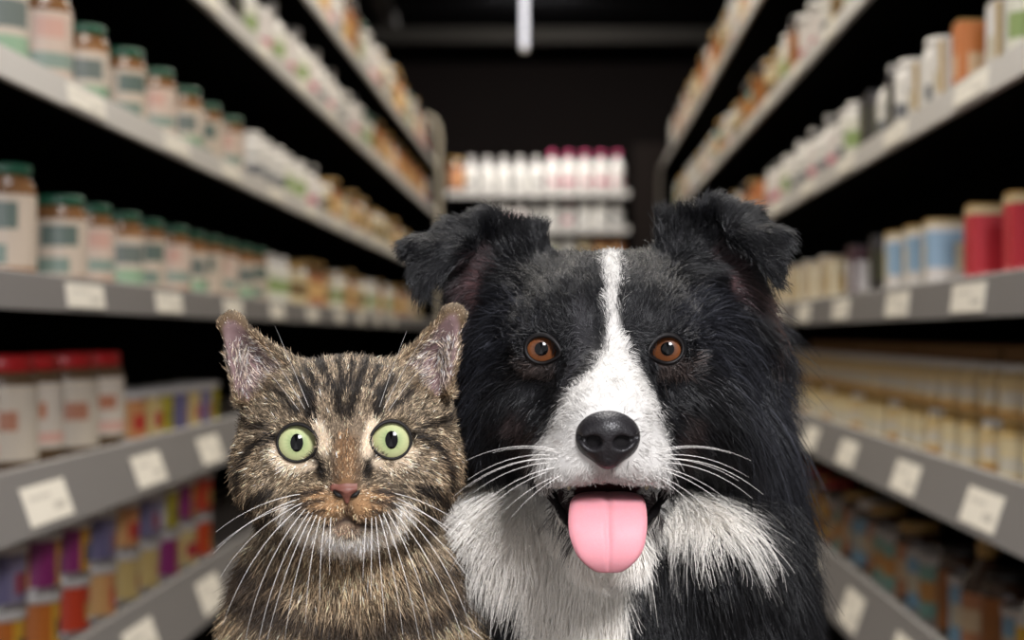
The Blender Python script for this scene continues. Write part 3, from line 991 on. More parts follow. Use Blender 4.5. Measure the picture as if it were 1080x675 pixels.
DOG_CTRL = [
    (640, 440, 0, -1, .4, 3, .10), (640, 405, 0, -1, .3, 4, .12), (645, 340, 0, -1, .3, 6, .12), (645, 290, 0, -1, .8, 7, .15),
    (600, 300, -.3, -1, .6, 8, .15), (690, 300, .3, -1, .6, 8, .15), (560, 320, -.7, -.7, .5, 12, .2), (725, 320, .7, -.7, .5, 12, .2),
    (571, 346, -.3, -1, .2, 3.5, .12), (704, 346, .3, -1, .2, 3.5, .12), (540, 372, -1, .1, .5, 9, .15), (738, 372, 1, .1, .5, 9, .15),
    (572, 395, -.6, .8, .3, 4, .12), (704, 395, .6, .8, .3, 4, .12), (606, 372, -.2, 1, .3, 4, .12), (674, 372, .2, 1, .3, 4, .12),
    (595, 460, -.9, .25, .5, 3.6, .08), (687, 460, .9, .25, .5, 3.6, .08), (600, 500, -.5, .8, .2, 4.5, .12), (680, 500, .5, .8, .2, 4.5, .12), (641, 500, 0, 1, .1, 5, .2),
    (545, 440, -.5, .8, .6, 10, .15), (735, 440, .5, .8, .6, 10, .15), (512, 400, -.4, 1, .4, 24, .22), (768, 395, .5, 1, .4, 26, .25),
    (492, 350, -.6, .9, .2, 34, .3), (790, 350, .75, .75, .1, 46, .4), (785, 430, .65, 1, .1, 66, .5), (800, 480, .5, 1, .1, 60, .45), (500, 460, -.2, 1, 0, 34, .25),
    (440, 262, -.75, .65, 0, 9, .10), (436, 292, -.4, 1, 0, 10, .10), (465, 255, -.75, .65, -.1, 9, .12), (505, 236, -.8, -.3, .3, 8, .22), (545, 245, .1, -.9, .5, 9, .3),
    (565, 265, .1, -1, .4, 11, .25), (510, 290, -.6, -.5, -.1, 9, .15), (545, 288, -.95, -.3, -.1, 24, .22), (485, 310, -.5, .8, -.1, 14, .2),
    (820, 254, .75, .65, 0, 9, .10), (824, 284, .4, 1, 0, 10, .10), (796, 250, .75, .65, -.1, 9, .12), (755, 226, .7, -.4, .3, 9, .25), (722, 230, -.3, -.9, .4, 12, .35),
    (702, 258, -.3, -1, .4, 14, .3), (768, 285, .5, -.4, -.1, 9, .15), (728, 285, .9, -.3, -.1, 24, .22), (795, 310, .7, .7, 0, 26, .3),
    (641, 590, 0, 1, .15, 11, .2), (588, 552, -.5, 1, .2, 12, .2), (697, 548, .5, 1, .2, 12, .2),
    (530, 525, -.35, 1, -.05, 30, .3), (500, 580, -.3, 1, 0, 42, .3), (570, 600, -.1, 1, 0, 40, .25), (640, 650, 0, 1, 0, 44, .25), (745, 540, .35, 1, -.05, 30, .3), (715, 600, .1, 1, 0, 40, .25),
    (770, 580, .4, 1, 0, 44, .3), (820, 560, .35, 1, .1, 42, .3), (830, 650, .15, 1, .1, 42, .28), (700, 680, .1, 1, 0, 44, .25), (540, 690, -.2, 1, 0, 44, .25), (665, 860, 0, 1, .1, 40, .2),
    (600, 1300, 0, 1, .1, 16, .15), (720, 1300, 0, 1, .1, 16, .15)]

f_dog, f_dog_s, Vd, Qd, y_eye_dog, R_dog, dog_lip = build_dog()
Nd = vnormals(Vd, Qd)
dog_base = np.array([.036, 1.22, 0.0])
px_, py_ = topix(Vd)
dcol = dog_colour(Vd, Nd, px_, py_, True)
zmin = Vd[:, 2].min()
dog = mesh_np('dog', Vd - dog_base - np.array([0, 0, zmin]), Qd, skin_mat)
dog.location = dog_base + np.array([0, 0, zmin])
tag(dog, 'black and white border collie with folded ears, panting beside the tabby cat', 'dog')
paint_mesh(dog, dcol * .9)

iris_amber = iris_mat('iris_amber', (42, 26, 16), (92, 54, 31), (112, 66, 37), (26, 15, 9))
dog_lid = mat('dark_eyelid', (14, 11, 11), 0.55, spec=.3)
for ex, ey in DOG_EYES:
    make_eye(dog, ex, ey, y_eye_dog + R_dog - .0010, R_dog, iris_amber, black_gloss, white_mat, .0094, .0036, 1.0, look=(0, 0))
    eyelid(dog, f_dog_s, ex, ey, 16.6, 14.8, dog_lid, tilt=(.10 if ex < 640 else -.10), w=.0010, push=.0003, corner=4.0, side=(1 if ex < 640 else -1))


def dog_nose():
    nf = Field((-.012, .860, .610), (.062, .950, .675), .0006)
    y0 = min(f_dog_s.surf(641 + dx, yy) for dx in (-20, 0, 20) for yy in (446, 460, 474)) + .0060
    c = lambda x, y, d=0: P(x, y, y0 + d)
    nf.ell(c(641, 452, .004), (.0150, .016, .0110), .003)
    for s in (-1, 1):
        nf.ell(c(641 + s * 19, 462, .004), (.0072, .0125, .0085), .004)
    nf.ell(c(641, 470, .004), (.0105, .0125, .0095), .006)
    nf.cap(c(641, 476, .003), c(641, 485, .0005), .0075, .0040, .006)
    for s in (-1, 1):
        nf.ell(c(641 + s * 15.5, 467, -.0105), (.0044, .0110, .0035), .002, True)
        nf.cap(c(641 + s * 19, 467, -.0085), c(641 + s * 30, 461, -.0030), .0016, .0012, .002, True)
    nf.cap(c(641, 468, -.012), c(641, 484, -.0075), .0008, .0008, .0015, True)
    V, Q = nf.mesh()
    m = mat('nose_leather', (30, 28, 30), .42, spec=.45)
    nt = m.node_tree
    vo = nt.nodes.new('ShaderNodeTexVoronoi'); vo.inputs['Scale'].default_value = 900
    tc = nt.nodes.new('ShaderNodeTexCoord'); nt.links.new(tc.outputs['Object'], vo.inputs['Vector'])
    bp = nt.nodes.new('ShaderNodeBump'); bp.inputs['Strength'].default_value = .35; bp.inputs['Distance'].default_value = .0006
    nt.links.new(vo.outputs['Distance'], bp.inputs['Height']); nt.links.new(bp.outputs[0], nt.nodes['Principled BSDF'].inputs['Normal'])
    return mesh_np('nose', V, Q, m, dog)


def dog_tongue():
    # spine from inside the mouth over the lower lip and down; (py, Y, half width px, groove)
    sp = [(524, 1.000, 30, .2), (524, .980, 34, .4), (525, .960, 38, .8), (530, .944, 40, 1), (540, .934, 41.5, 1), (552, .929, 42, 1), (564, .926, 41, 1), (576, .925, 38, .9),
          (586, .925, 34, .8), (593, .9265, 28, .6), (598, .929, 21, .3), (600.5, .931, 13, .0)]
    nu = 25
    up, dn = [], []
    for i, (py, Y, hw, g) in enumerate(sp):
        a = sp[max(i - 1, 0)]; b = sp[min(i + 1, len(sp) - 1)]
        A, B = P(641, a[0], a[1]), P(641, b[0], b[1])
        t = B - A; t /= np.linalg.norm(t)
        nn = np.cross(t, [1, 0, 0]); nn /= np.linalg.norm(nn)
        if nn[1] > 0 and i > 3: nn = -nn
        if i <= 3 and nn[2] < 0: nn = -nn
        row_u, row_d = [], []
        for j in range(nu):
            u = -1 + 2 * j / (nu - 1)
            base = P(641 + u * hw + (1 if i > 6 else 0), py, Y)
            edge = math.sqrt(max(0, 1 - u ** 4))
            lift = .0030 * edge + .0016 * (1 - abs(u)) * 0 - .0014 * g * math.exp(-(u / .07) ** 2) 
            row_u.append(base + nn * lift)
            row_d.append(base - nn * .0030 * edge)
        up.append(row_u); dn.append(row_d)
    n = len(sp)
    V = np.array(up + dn).reshape(-1, 3)
    F = []
    off = n * nu
    for i in range(n - 1):
        for j in range(nu - 1):
            a = i * nu + j
            F.append((a, a + 1, a + nu + 1, a + nu))
            F.append((off + a, off + a + nu, off + a + nu + 1, off + a + 1))
        for j in (0, nu - 1):
            a = i * nu + j
            q = (a, a + nu, off + a + nu, off + a)
            F.append(q if j == 0 else q[::-1])
    for j in range(nu - 1):
        a = (n - 1) * nu + j
        F.append((a, a + 1, off + a + 1, off + a))
        F.append((j, off + j, off + j + 1, j + 1))
    m = mat('tongue_pink', (216, 150, 157), .55, spec=.35, noise=(1400, (202, 126, 136), .6))
    m.node_tree.nodes['Principled BSDF'].inputs['Subsurface Weight'].default_value = .25
    m.node_tree.nodes['Principled BSDF'].inputs['Subsurface Radius'].default_value = (.004, .0015, .001)
    o = mesh_np('tongue', V, np.array(F), m, dog)
    sd = o.modifiers.new('smooth', 'SUBSURF'); sd.levels = sd.render_levels = 2
    return o


dog_nose()
dog_tongue()
tooth_mat = mat('tooth', (206, 190, 158), .3, spec=.5)
for x, y, Y, r, h in ((590, 513, .985, .0016, .004), (600, 512, .972, .0018, .005), (692, 513, .985, .0016, .004), (682, 512, .972, .0018, .005)):
    a = P(x, y - 5, Y); b = a + np.array([0, 0, -h])
    Vt, Ft = tube_np([a, a * .6 + b * .4, a * .25 + b * .75, b], [r, r * .95, r * .6, r * .12], 10)
    mesh_np('tooth', Vt, Ft, tooth_mat, dog)


def dog_density(cen, cn):
    px, py = topix(cen)
    d = np.ones(len(px))
    d *= np.where(cn[:, 1] > .35, .2, 1) * np.where(py > 720, .10, 1) * np.where(cen[:, 1] > 1.17, .3, 1)
    g = idw(px, py, DOG_CTRL)[:, 3]
    d *= np.clip(16 / (g + 2), .45, 4.0)
    for ex, ey in DOG_EYES:
        d *= np.hypot((px - ex) / 17.8, (py - ey) / 15.8) > 1
    d *= ~((np.hypot((px - 641) / 30, (py - 462) / 27) < 1) & (cen[:, 1] < .95))
    d *= ~(MOUTH_IN(cen) & (cen[:, 1] > .92) & (py > 508))
    d *= ~((seg_d(px, py, [(q[0], q[1]) for q in dog_lip]) < 5.5) & (cen[:, 1] < 1.03) & (py > 508))
    for cpts in ([(582, 516), (594, 526), (606, 540)], [(701, 516), (689, 526), (677, 540)]):
        d *= ~((seg_d(px, py, cpts) < 12) & (cen[:, 1] > .948) & (cen[:, 1] < 1.04))
    for pg in PINK:
        d *= 1 - .6 * (1 - smooth(-8, 6, poly_sd(px, py, pg)))
    return d


def dog_strand_colour(p, n, px, py, rng, K):
    m = len(px)
    jx, jy = rng.normal(0, 1.5, m), rng.normal(0, 1.5, m)
    c = dog_colour(p, n, px + jx, py + jy)
    lum = c.mean(1)
    t = np.linspace(0, 1, K)[None, :, None]
    out = np.repeat(c[:, None], K, 1)
    white = smooth(.15, .5, lum)
    out *= 1 - (.05 * white)[:, None, None] * np.clip(1 - 1.6 * t, 0, 1)
    cell = np.floor((p + rng.normal(0, .001, p.shape)) / .004).astype(np.int64)
    hsh = (cell[:, 0] * 73856093 ^ cell[:, 1] * 19349663 ^ cell[:, 2] * 83492791) % 10007
    tone = np.random.default_rng(4).normal(0, 1, 10007)[hsh]
    sdv = .55 * (1 - white) + .06 * white
    return out * np.exp(sdv[:, None, None] * (tone[:, None, None] * .35 + rng.normal(0, 1, (m, 1, 1))))


dog_fur_mat = attr_mat('sleek_fur_strands', rough=0.36, spec=0.4)
grow_fur('fur', dog, Vd, Qd, Nd, DOG_HAIRS, dog_density, DOG_CTRL, dog_strand_colour, 7, dog_fur_mat,
         clump=(.008, .6), rad=(.00019, .00005), jit=.11, gravity=.35, lenvar=.25, K=9)

rngw = np.random.default_rng(21)
for sg, x0 in ((-1, 0), (1, 1)):
    for x, y, dx, dy, ln in ((585, 474, -1, -.1, 46), (580, 480, -1, .15, 52), (588, 484, -.9, .2, 44), (579, 488, -1, .4, 48), (586, 493, -.85, .55, 46), (580, 497, -.9, .8, 40), (590, 478, -.9, -.25, 40), (592, 501, -.6, .9, 32), (584, 503, -.75, .9, 36), (575, 484, -1, .3, 56)):
        xx = x if sg < 0 else 641 * 2 - x
        Y = f_dog_s.surf(xx, y)
        whisker(dog, P(xx, y, Y - .0005), (-sg * dx * .9 * -1 if False else sg * abs(dx) * .9, -.3 + rngw.normal(0, .1), -dy * .5 + .15), ln * .001 * rngw.uniform(.85, 1.1), 1.6,
                (0, .9, 0), whisker_mat, .00015)
# ================================================================== SHOP
WL, WR = -.70, .56          # faces of the two shelf rows
rnd = random.Random(4)

floor_m = mat('dark_floor', (70, 50, 38), .5, noise=(3, (52, 38, 30), .7))
wall_m = mat('dark_wall', (40, 34, 32), .8, spec=.1, noise=(2, (32, 28, 28), .6))
ceil_m = mat('dark_ceiling', (20, 20, 22), .9, spec=.05)
black_m = mat('black_panel', (5, 5, 5), .9, spec=.02)  # shade between shelves put into the colour of backs and upper decks
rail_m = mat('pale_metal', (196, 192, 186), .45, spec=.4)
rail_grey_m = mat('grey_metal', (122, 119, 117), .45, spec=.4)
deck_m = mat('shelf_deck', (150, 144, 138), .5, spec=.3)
post_m = mat('cream_post', (206, 196, 176), .5)
beam_m = mat('grey_beam', (74, 72, 70), .7)
tag_m = label_mat('paper_tag', (238, 232, 218), [(.12, .6, .62, .74, (208, 202, 190)), (.60, .88, .25, .45, (200, 194, 182))], .6)


def struct(name, c, s, m):
    o = box_obj(name, (0, 0, 0), s, m)
    o.location = c
    o['kind'] = 'structure'
    return o


struct('floor', (-.07, 7.2, -.05), (5.2, 15.4, .1), floor_m)
struct('ceiling', (-.07, 7.2, 2.95), (5.2, 15.4, .1), ceil_m)
struct('wall_back', (-.07, 14.95, 1.45), (5.2, .1, 2.9), wall_m)
struct('wall_left', (-2.72, 7.2, 1.45), (.1, 15.4, 2.9), wall_m)
struct('wall_right', (2.58, 7.2, 1.45), (.1, 15.4, 2.9), wall_m)
struct('wall_front', (-.07, -.55, 1.45), (5.2, .1, 2.9), wall_m)
struct('trim_1', (-.07, 11.6, 2.585), (5.1, .10, .09), beam_m)
b_ = struct('trim_2', (-1.05, 9.2, 2.74), (.10, 6.0, .10), beam_m)
b_.rotation_euler = (0, 0, math.radians(2))
struct('trim_3', (.62, 13.6, 1.05), (.24, .24, 2.1), mat('dark_pillar', (34, 28, 25), .8, spec=.1))


def uv_quad(bm, uvl, pts):
    vs = [bm.verts.new(p) for p in pts]
    f = bm.faces.new(vs)
    for lp, u in zip(f.loops, ((0, 0), (1, 0), (1, 1), (0, 1))):
        lp[uvl].uv = u


def price_tag(parent, x, y, z, w, h, sg, tilt):
    """paper ticket slotted in the rail; the front looks into the aisle"""
    bm = bmesh.new(); uvl = bm.loops.layers.uv.new('UVMap')
    t = .0012
    dx = math.sin(tilt) * h
    a = Vector((x + sg * t, y - sg * -w / 2 * 1, z)); 
    y0, y1 = (y + w / 2, y - w / 2) if sg < 0 else (y - w / 2, y + w / 2)
    # sg=+1: faces +x (row on the cat's side); sg=-1: faces -x
    f = [(x + sg * t, y0, z), (x + sg * t, y1, z), (x + sg * t - sg * dx, y1, z + h), (x + sg * t - sg * dx, y0, z + h)]
    b = [(p[0] - sg * t, p[1], p[2]) for p in f]
    uv_quad(bm, uvl, f)
    uv_quad(bm, uvl, b[::-1])
    bmesh.ops.remove_doubles(bm, verts=bm.verts, dist=1e-7)
    n = len(bm.verts)
    bm.verts.ensure_lookup_table()
    F_, B_ = bm.verts[:4], bm.verts[4:8]
    Bq = B_[::-1]
    for i in range(4):
        j = (i + 1) % 4
        bm.faces.new((F_[j], F_[i], Bq[i], Bq[j]))
    me = bpy.data.meshes.new('price_tag'); bm.to_mesh(me); bm.free(); me.materials.append(tag_m)
    o = bpy.data.objects.new('price_tag', me); COL.objects.link(o)
    o.parent = parent
    return o


def prism_y(name, sect, y0, y1, m, parent):
    """cross-section [(x,z)...] run along the aisle"""
    bm = bmesh.new()
    A = [bm.verts.new((x, y0, z)) for x, z in sect]
    B = [bm.verts.new((x, y1, z)) for x, z in sect]
    n = len(sect)
    for i in range(n):
        j = (i + 1) % n
        bm.faces.new((A[i], A[j], B[j], B[i]))
    bm.faces.new(A[::-1]); bm.faces.new(B)
    return obj(name, bm, m, parent)


# shelf levels: (top z of the rail, bottom z of the rail)
LEV_L = [(1.650, 1.612), (1.385, 1.340), (1.063, 1.022), (.781, .733), (.518, .434), (.236, .135)]
LEV_R = [(1.705, 1.668), (1.365, 1.325), (1.063, 1.020), (.780, .724), (.506, .426), (.208, .100)]
DEPTH = .34


def shelving(sg, wx, y0, y1, levels, label):
    """sg=+1: row on the left, its face looks towards +x"""
    root = empty('shelving_unit', (wx - sg * DEPTH / 2, (y0 + y1) / 2, 0), label, 'shelves')
    ox, oy = root.location.x, root.location.y
    L = lambda x, y, z: (x - ox, y - oy, z)
    bk = wx - sg * (DEPTH + .02)
    box_obj('back_panel', L(bk, (y0 + y1) / 2, .85), (.02, y1 - y0, 1.70), black_m, root)
    box_obj('plinth', L(wx - sg * (DEPTH / 2 + .03), (y0 + y1) / 2, .045), (DEPTH - .03, y1 - y0 - .01, .09), black_m, root)
    # end frame: rounded upright at the far end, plain one near us
    for yy in (y0 - .012, y1 + .012):
        tp0 = 1.88 if sg > 0 else 1.71
        bm = bmesh.new()
        pr = [(wx - sg * (DEPTH + .01), .0), (wx + sg * .012, .0), (wx + sg * .012, tp0 - .12), (wx - sg * .005, tp0 - .05), (wx - sg * .035, tp0 - .01), (wx - sg * .075, tp0), (wx - sg * (DEPTH + .01), tp0)]
        A = [bm.verts.new(L(x, yy - .012, z)) for x, z in pr]
        B = [bm.verts.new(L(x, yy + .012, z)) for x, z in pr]
        for i in range(len(pr)):
            j = (i + 1) % len(pr)
            bm.faces.new((A[i], A[j], B[j], B[i]))
        bm.faces.new(A[::-1]); bm.faces.new(B)
        e = obj('end_panel', bm, black_m, root)
        bm = bmesh.new()
        tp = 1.89 if sg > 0 else 1.72
        pts_ = [L(wx + sg * .012, yy, 0), L(wx + sg * .012, yy, 1.0), L(wx + sg * .012, yy, tp - .12), L(wx + sg * .004, yy, tp - .06), L(wx - sg * .02, yy, tp - .02), L(wx - sg * .06, yy, tp), L(wx - sg * .12, yy, tp)]
        V_, F_ = tube_np(pts_, [.017] * len(pts_), 10)
        bm.free()
        up = mesh_np('upright', V_, F_, post_m if sg > 0 else mat('dim_grey_post', (92, 86, 80), .5))
        up.parent = root
    for li, (zt, zb) in enumerate(levels):
        low = li >= 3
        tilt = .35 if li >= 4 else .12
        h = zt - zb
        dx = math.tan(tilt) * h
        sect = [(wx - sg * DEPTH, zt - .012), (wx - sg * (dx + .006), zt - .012), (wx - sg * (dx + .006), zt - .026), (wx - sg * DEPTH, zt - .026)]
        sect = [(x - ox, z) for x, z in sect]
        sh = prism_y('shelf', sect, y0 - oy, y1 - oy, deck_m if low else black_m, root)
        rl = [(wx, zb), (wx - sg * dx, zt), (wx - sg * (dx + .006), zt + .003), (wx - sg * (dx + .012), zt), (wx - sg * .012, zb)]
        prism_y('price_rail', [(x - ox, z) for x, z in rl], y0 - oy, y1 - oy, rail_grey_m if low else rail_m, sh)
        # tickets
        yy = 1.93 + rnd.random() * .2
        step = .58
        hh = h * (.72 if li < 4 else .60)
        while yy < min(y1, 7.6):
            w = .21 if li >= 2 else .16
            o = price_tag(sh, wx - sg * math.tan(tilt) * h * .13 - ox + sg * .0008, yy - oy, zb + h * .13, w, hh, sg, math.atan(math.tan(tilt)))
            yy += step * rnd.uniform(.93, 1.1)
    return root


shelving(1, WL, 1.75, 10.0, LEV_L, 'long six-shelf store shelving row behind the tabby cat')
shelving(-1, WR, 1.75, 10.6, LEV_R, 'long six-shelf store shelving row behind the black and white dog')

# ------------------------------------------------------------------ goods
ORD = ['first', 'second', 'third', 'fourth', 'fifth', 'sixth', 'seventh', 'eighth', 'ninth', 'tenth', 'eleventh', 'twelfth', 'thirteenth', 'fourteenth',
       'fifteenth', 'sixteenth', 'seventeenth', 'eighteenth', 'nineteenth', 'twentieth']
TENS = ['', '', 'twenty', 'thirty', 'forty', 'fifty']


def ordinal(i):
    n = i + 1
    if n <= 20:
        return ORD[n - 1]
    return TENS[n // 10] + ('-' + ORD[n % 10 - 1] if n % 10 else '')


def dup(root):
    r = root.copy(); COL.objects.link(r)
    for ch in root.children:
        c = ch.copy(); COL.objects.link(c); c.parent = r
    return r


protos = {}
PAR = []


def proto(key, fn, far=False):
    if (key, far) not in protos:
        protos[(key, far)] = fn()
    return protos[(key, far)]


glass_brown = mat('amber_contents', (120, 84, 52), .25, spec=.5, coat=.4)
lid_green = mat('green_lid', (34, 84, 62), .4)
lid_red = mat('red_lid', (168, 24, 28), .4)
lid_white = mat('white_lid', (226, 222, 216), .4)
lid_silver = mat('silver_lid', (206, 202, 198), .4, metal=.1)
lid_pink = mat('pink_cap', (206, 78, 122), .4)
lid_dark = mat('black_cap', (26, 24, 24), .4)
lid_gold = mat('gold_lid', (176, 140, 78), .35)
plastic_white = mat('white_plastic', (228, 224, 218), .4)
cream_food = mat('cream_puree', (226, 196, 134), .35, coat=.3)
steel = mat('tin_steel', (170, 166, 162), .3, metal=.7)


def P_(u0, u1, v0, v1, c):
    return (u0, u1, v0, v1, c)


def jar(body_m, lid_m, lab_m, r, h, lidh=.016):
    def fn():
        o = lathe('food_jar', [(r * .86, 0), (r * .96, .004), (r, .012), (r, h * .76), (r * .93, h * .84), (r * .82, h * .88), (r * .82, h - lidh)], body_m)
        lathe('lid', [(r * .85, h - lidh), (r * .89, h - lidh + .002), (r * .89, h - .003), (r * .83, h), (r * .3, h - .001)], lid_m, o)
        lathe('label', [(r * 1.012, h * .10), (r * 1.012, h * .74)], lab_m, o, cap=False)
        return o
    return fn


def tub(body_m, lid_m, lab_m, r, h):
    def fn():
        o = lathe('plastic_tub', [(r * .8, 0), (r * .86, .003), (r, h * .86), (r, h * .88)], body_m)
        lathe('lid', [(r * 1.06, h * .86), (r * 1.06, h * .97), (r * 1.0, h), (r * .4, h - .002)], lid_m, o)
        lathe('label', [(r * .89, h * .12), (r * 1.005, h * .78)], lab_m, o, cap=False)
        return o
    return fn


def bottle(body_m, cap_m, lab_m, r, h):
    def fn():
        o = lathe('bottle', [(r * .9, 0), (r, .005), (r, h * .58), (r * .9, h * .66), (r * .45, h * .78), (r * .36, h * .82), (r * .36, h * .86)], body_m)
        lathe('cap', [(r * .42, h * .85), (r * .44, h * .98), (r * .38, h), (r * .1, h)], cap_m, o, n=14)
        lathe('label', [(r * 1.015, h * .10), (r * 1.015, h * .56)], lab_m, o, cap=False)
        return o
    return fn


def can(lab_m, r, h):
    def fn():
        o = lathe('tin_can', [(r * .9, .002), (r * .97, 0), (r * .97, .004), (r * .93, .006), (r * .93, h - .014)], steel)
        lathe('lid', [(r * .93, h - .015), (r * 1.0, h - .013), (r * 1.0, h - .002), (r * .95, h), (r * .9, h - .003), (r * .2, h - .003)], lid_silver, o)
        lathe('label', [(r * .945, .008), (r * .945, h - .016)], lab_m, o, cap=False)
        return o
    return fn


def carton(lab_m, sx, sy, h, top_m):
    def fn():
        bm = bmesh.new(); uvl = bm.loops.layers.uv.new('UVMap')
        add_box(bm, (0, 0, h / 2), (sx, sy, h), .0015)
        for f in bm.faces:
            for lp in f.loops:
                co = lp.vert.co
                u = (co.y / sy + .5) if abs(f.normal.x) > .5 else (co.x / sx + .5)
                lp[uvl].uv = (u, co.z / h)
        o = obj('carton', bm, lab_m)
        bm = bmesh.new()
        add_box(bm, (0, 0, h + .002), (sx * .98, sy * .98, .004), .001)
        add_box(bm, (0, sy * .12, h + .0045), (sx * .94, sy * .4, .002))
        obj('flap', bm, top_m, o)
        return o
    return fn


def lab(name, base, *patches):
    return label_mat(name, base, list(patches))


W_ = (206, 192, 176)
lab_green = [lab('label_green', W_, P_(0, 1, 0, .32, (150, 178, 148)), P_(.05, .3, .42, .78, (112, 120, 114)), P_(.5, .8, .42, .78, (112, 120, 114)), P_(.3, .48, .1, .3, (118, 150, 122)), P_(.8, 1, .1, .3, (118, 150, 122)), P_(0, 1, .92, 1, (170, 128, 88))),
             lab('label_sage', (200, 184, 166), P_(.0, .25, .1, .35, (120, 138, 126)), P_(.5, .75, .1, .35, (120, 138, 126)), P_(.1, .3, .55, .9, (96, 110, 102)), P_(.6, .8, .55, .9, (96, 110, 102)), P_(.3, .42, .1, .4, (150, 168, 84)), P_(0, 1, 0, .06, (150, 104, 62))),
             lab('label_blush', (206, 186, 170), P_(.1, .4, .2, .42, (140, 156, 144)), P_(.6, .9, .2, .42, (140, 156, 144)), P_(.15, .3, .62, .9, (206, 164, 148)), P_(.65, .8, .62, .9, (206, 164, 148)), P_(0, 1, 0, .08, (168, 116, 70)))]
lab_white = [lab('label_plain', (232, 228, 220), P_(.1, .35, .2, .5, (110, 112, 116)), P_(.6, .85, .2, .5, (110, 112, 116)), P_(.2, .8, .7, .8, (170, 170, 168))),
             lab('label_rose', (230, 222, 216), P_(.05, .4, .15, .45, (200, 120, 136)), P_(.55, .9, .15, .45, (200, 120, 136))),
             lab('label_leaf', (226, 224, 208), P_(.1, .4, .3, .7, (148, 168, 110)), P_(.6, .9, .3, .7, (148, 168, 110))),
             lab('label_sand', (222, 204, 160), P_(.1, .4, .3, .7, (120, 96, 62)), P_(.6, .9, .3, .7, (120, 96, 62)))]
lab_red = [lab('label_powder', (218, 206, 190), P_(.05, .25, .5, .72, (192, 128, 98)), P_(.55, .75, .5, .72, (192, 128, 98)), P_(0, 1, .16, .3, (224, 176, 160)), P_(0, 1, 0, .08, (92, 72, 48))),
           lab('label_oat', (206, 194, 176), P_(.1, .26, .4, .66, (180, 124, 98)), P_(.6, .76, .4, .66, (180, 124, 98)), P_(.4, .5, .1, .4, (132, 140, 84)))]
CAN_C = [('purple', (206, 152, 44), (136, 38, 104), (44, 60, 88)), ('yellow', (210, 160, 48), (186, 104, 36), (70, 64, 66)), ('orange', (204, 92, 36), (206, 70, 30), (208, 166, 72)),
         ('cream', (206, 182, 124), (198, 172, 110), (176, 42, 60)), ('lime', (178, 164, 50), (180, 176, 192), (150, 140, 40)), ('red', (188, 56, 30), (196, 62, 32), (200, 166, 90)),
         ('lilac', (128, 120, 146), (104, 98, 132), (150, 66, 84)), ('salmon', (204, 142, 92), (206, 158, 100), (192, 58, 48))]
lab_can = [lab('label_can_' + n, a, P_(.62, .78, 0, 1, b), P_(.12, .28, 0, 1, b), P_(.82, .96, .2, .62, c), P_(.34, .48, .2, .62, c)) for n, a, b, c in CAN_C]
lab_food = [lab('label_puree', (246, 228, 182), P_(.1, .4, .1, .5, (232, 224, 204)), P_(.6, .9, .1, .5, (232, 224, 204)), P_(.42, .5, .6, .95, (110, 140, 70))),
            lab('label_puree_pale', (242, 216, 160), P_(.1, .4, .3, .7, (236, 226, 206)), P_(.6, .9, .3, .7, (236, 226, 206)), P_(.0, 1, .0, .15, (206, 150, 78)))]
box_red = lab('box_red', (196, 40, 52), P_(.1, .9, .12, .2, (224, 96, 100)), P_(0, 1, .9, 1, (206, 184, 140)))
box_blue = lab('box_blue', (224, 218, 212), P_(0, .7, .35, .85, (150, 180, 204)), P_(.55, .85, .3, .7, (226, 212, 182)), P_(0, 1, .93, 1, (206, 190, 150)))
box_white = lab('box_white', (228, 224, 220), P_(.3, .75, .3, .6, (196, 184, 154)), P_(0, .1, 0, 1, (190, 160, 96)))
box_gold = lab('box_gold', (222, 208, 176), P_(.3, .7, .3, .7, (190, 154, 80)), P_(.8, .9, 0, 1, (176, 140, 66)))
box_orange = lab('box_orange', (204, 122, 62), P_(.2, .8, .3, .6, (226, 190, 150)))
box_dark = lab('box_dark', (44, 38, 38), P_(.2, .6, .3, .8, (104, 108, 62)))
box_wine = lab('box_wine', (70, 34, 42), P_(.15, .85, .2, .75, (226, 222, 224)))
mixed_m = [lab('wrap_rust', (186, 128, 90), P_(.1, .4, .3, .7, (210, 186, 150)), P_(.6, .9, .3, .7, (220, 180, 120))), lab('wrap_gold', (232, 186, 60), P_(.1, .4, .2, .5, (90, 62, 34)), P_(.6, .9, .2, .5, (90, 62, 34))),
           lab('wrap_blue', (132, 172, 198), P_(.1, .4, .3, .7, (206, 196, 170)), P_(.6, .9, .3, .7, (206, 196, 170))), lab('wrap_brown', (158, 98, 46), P_(.1, .4, .3, .7, (150, 96, 48)), P_(.6, .9, .3, .7, (150, 96, 48))),
           lab('wrap_teal', (130, 172, 160), P_(.1, .4, .3, .7, (206, 150, 84)), P_(.6, .9, .3, .7, (206, 150, 84)))]
brown_glass = mat('brown_glass', (74, 50, 34), .2, coat=.5)

K = {}
for i, l in enumerate(lab_green):
    K['gjar%d' % i] = jar(glass_brown, lid_green, l, .046, .140)
    K['gjart%d' % i] = jar(glass_brown, lid_green, l, .050, .165)
for i, l in enumerate(lab_white):
    K['wbot%d' % i] = bottle(plastic_white, [lid_white, lid_pink, lid_white, lid_gold][i], l, .036, .160)
    K['wtub%d' % i] = tub(plastic_white, [lid_white, lid_white, lid_green, lid_gold][i], l, .046, .125)
    K['wjar%d' % i] = jar(plastic_white, [lid_white, lid_dark, lid_white, lid_gold][i], l, .044, .135)
for i, l in enumerate(lab_red):
    K['rjar%d' % i] = jar(mat('dark_contents%d' % i, (92, 70, 48), .4), lid_red, l, .058, .165, .026)
for i, l in enumerate(lab_can):
    K['can%d' % i] = can(l, .047, .092)
for i, l in enumerate(lab_food):
    K['food%d' % i] = jar(cream_food, [lid_gold, lid_white][i], l, .041, .082, .015)
K['bred'] = carton(box_red, .075, .06, .118, lid_gold)
K['bblue'] = carton(box_blue, .075, .075, .115, lid_gold)
K['bwhite'] = carton(box_white, .07, .06, .11, lid_white)
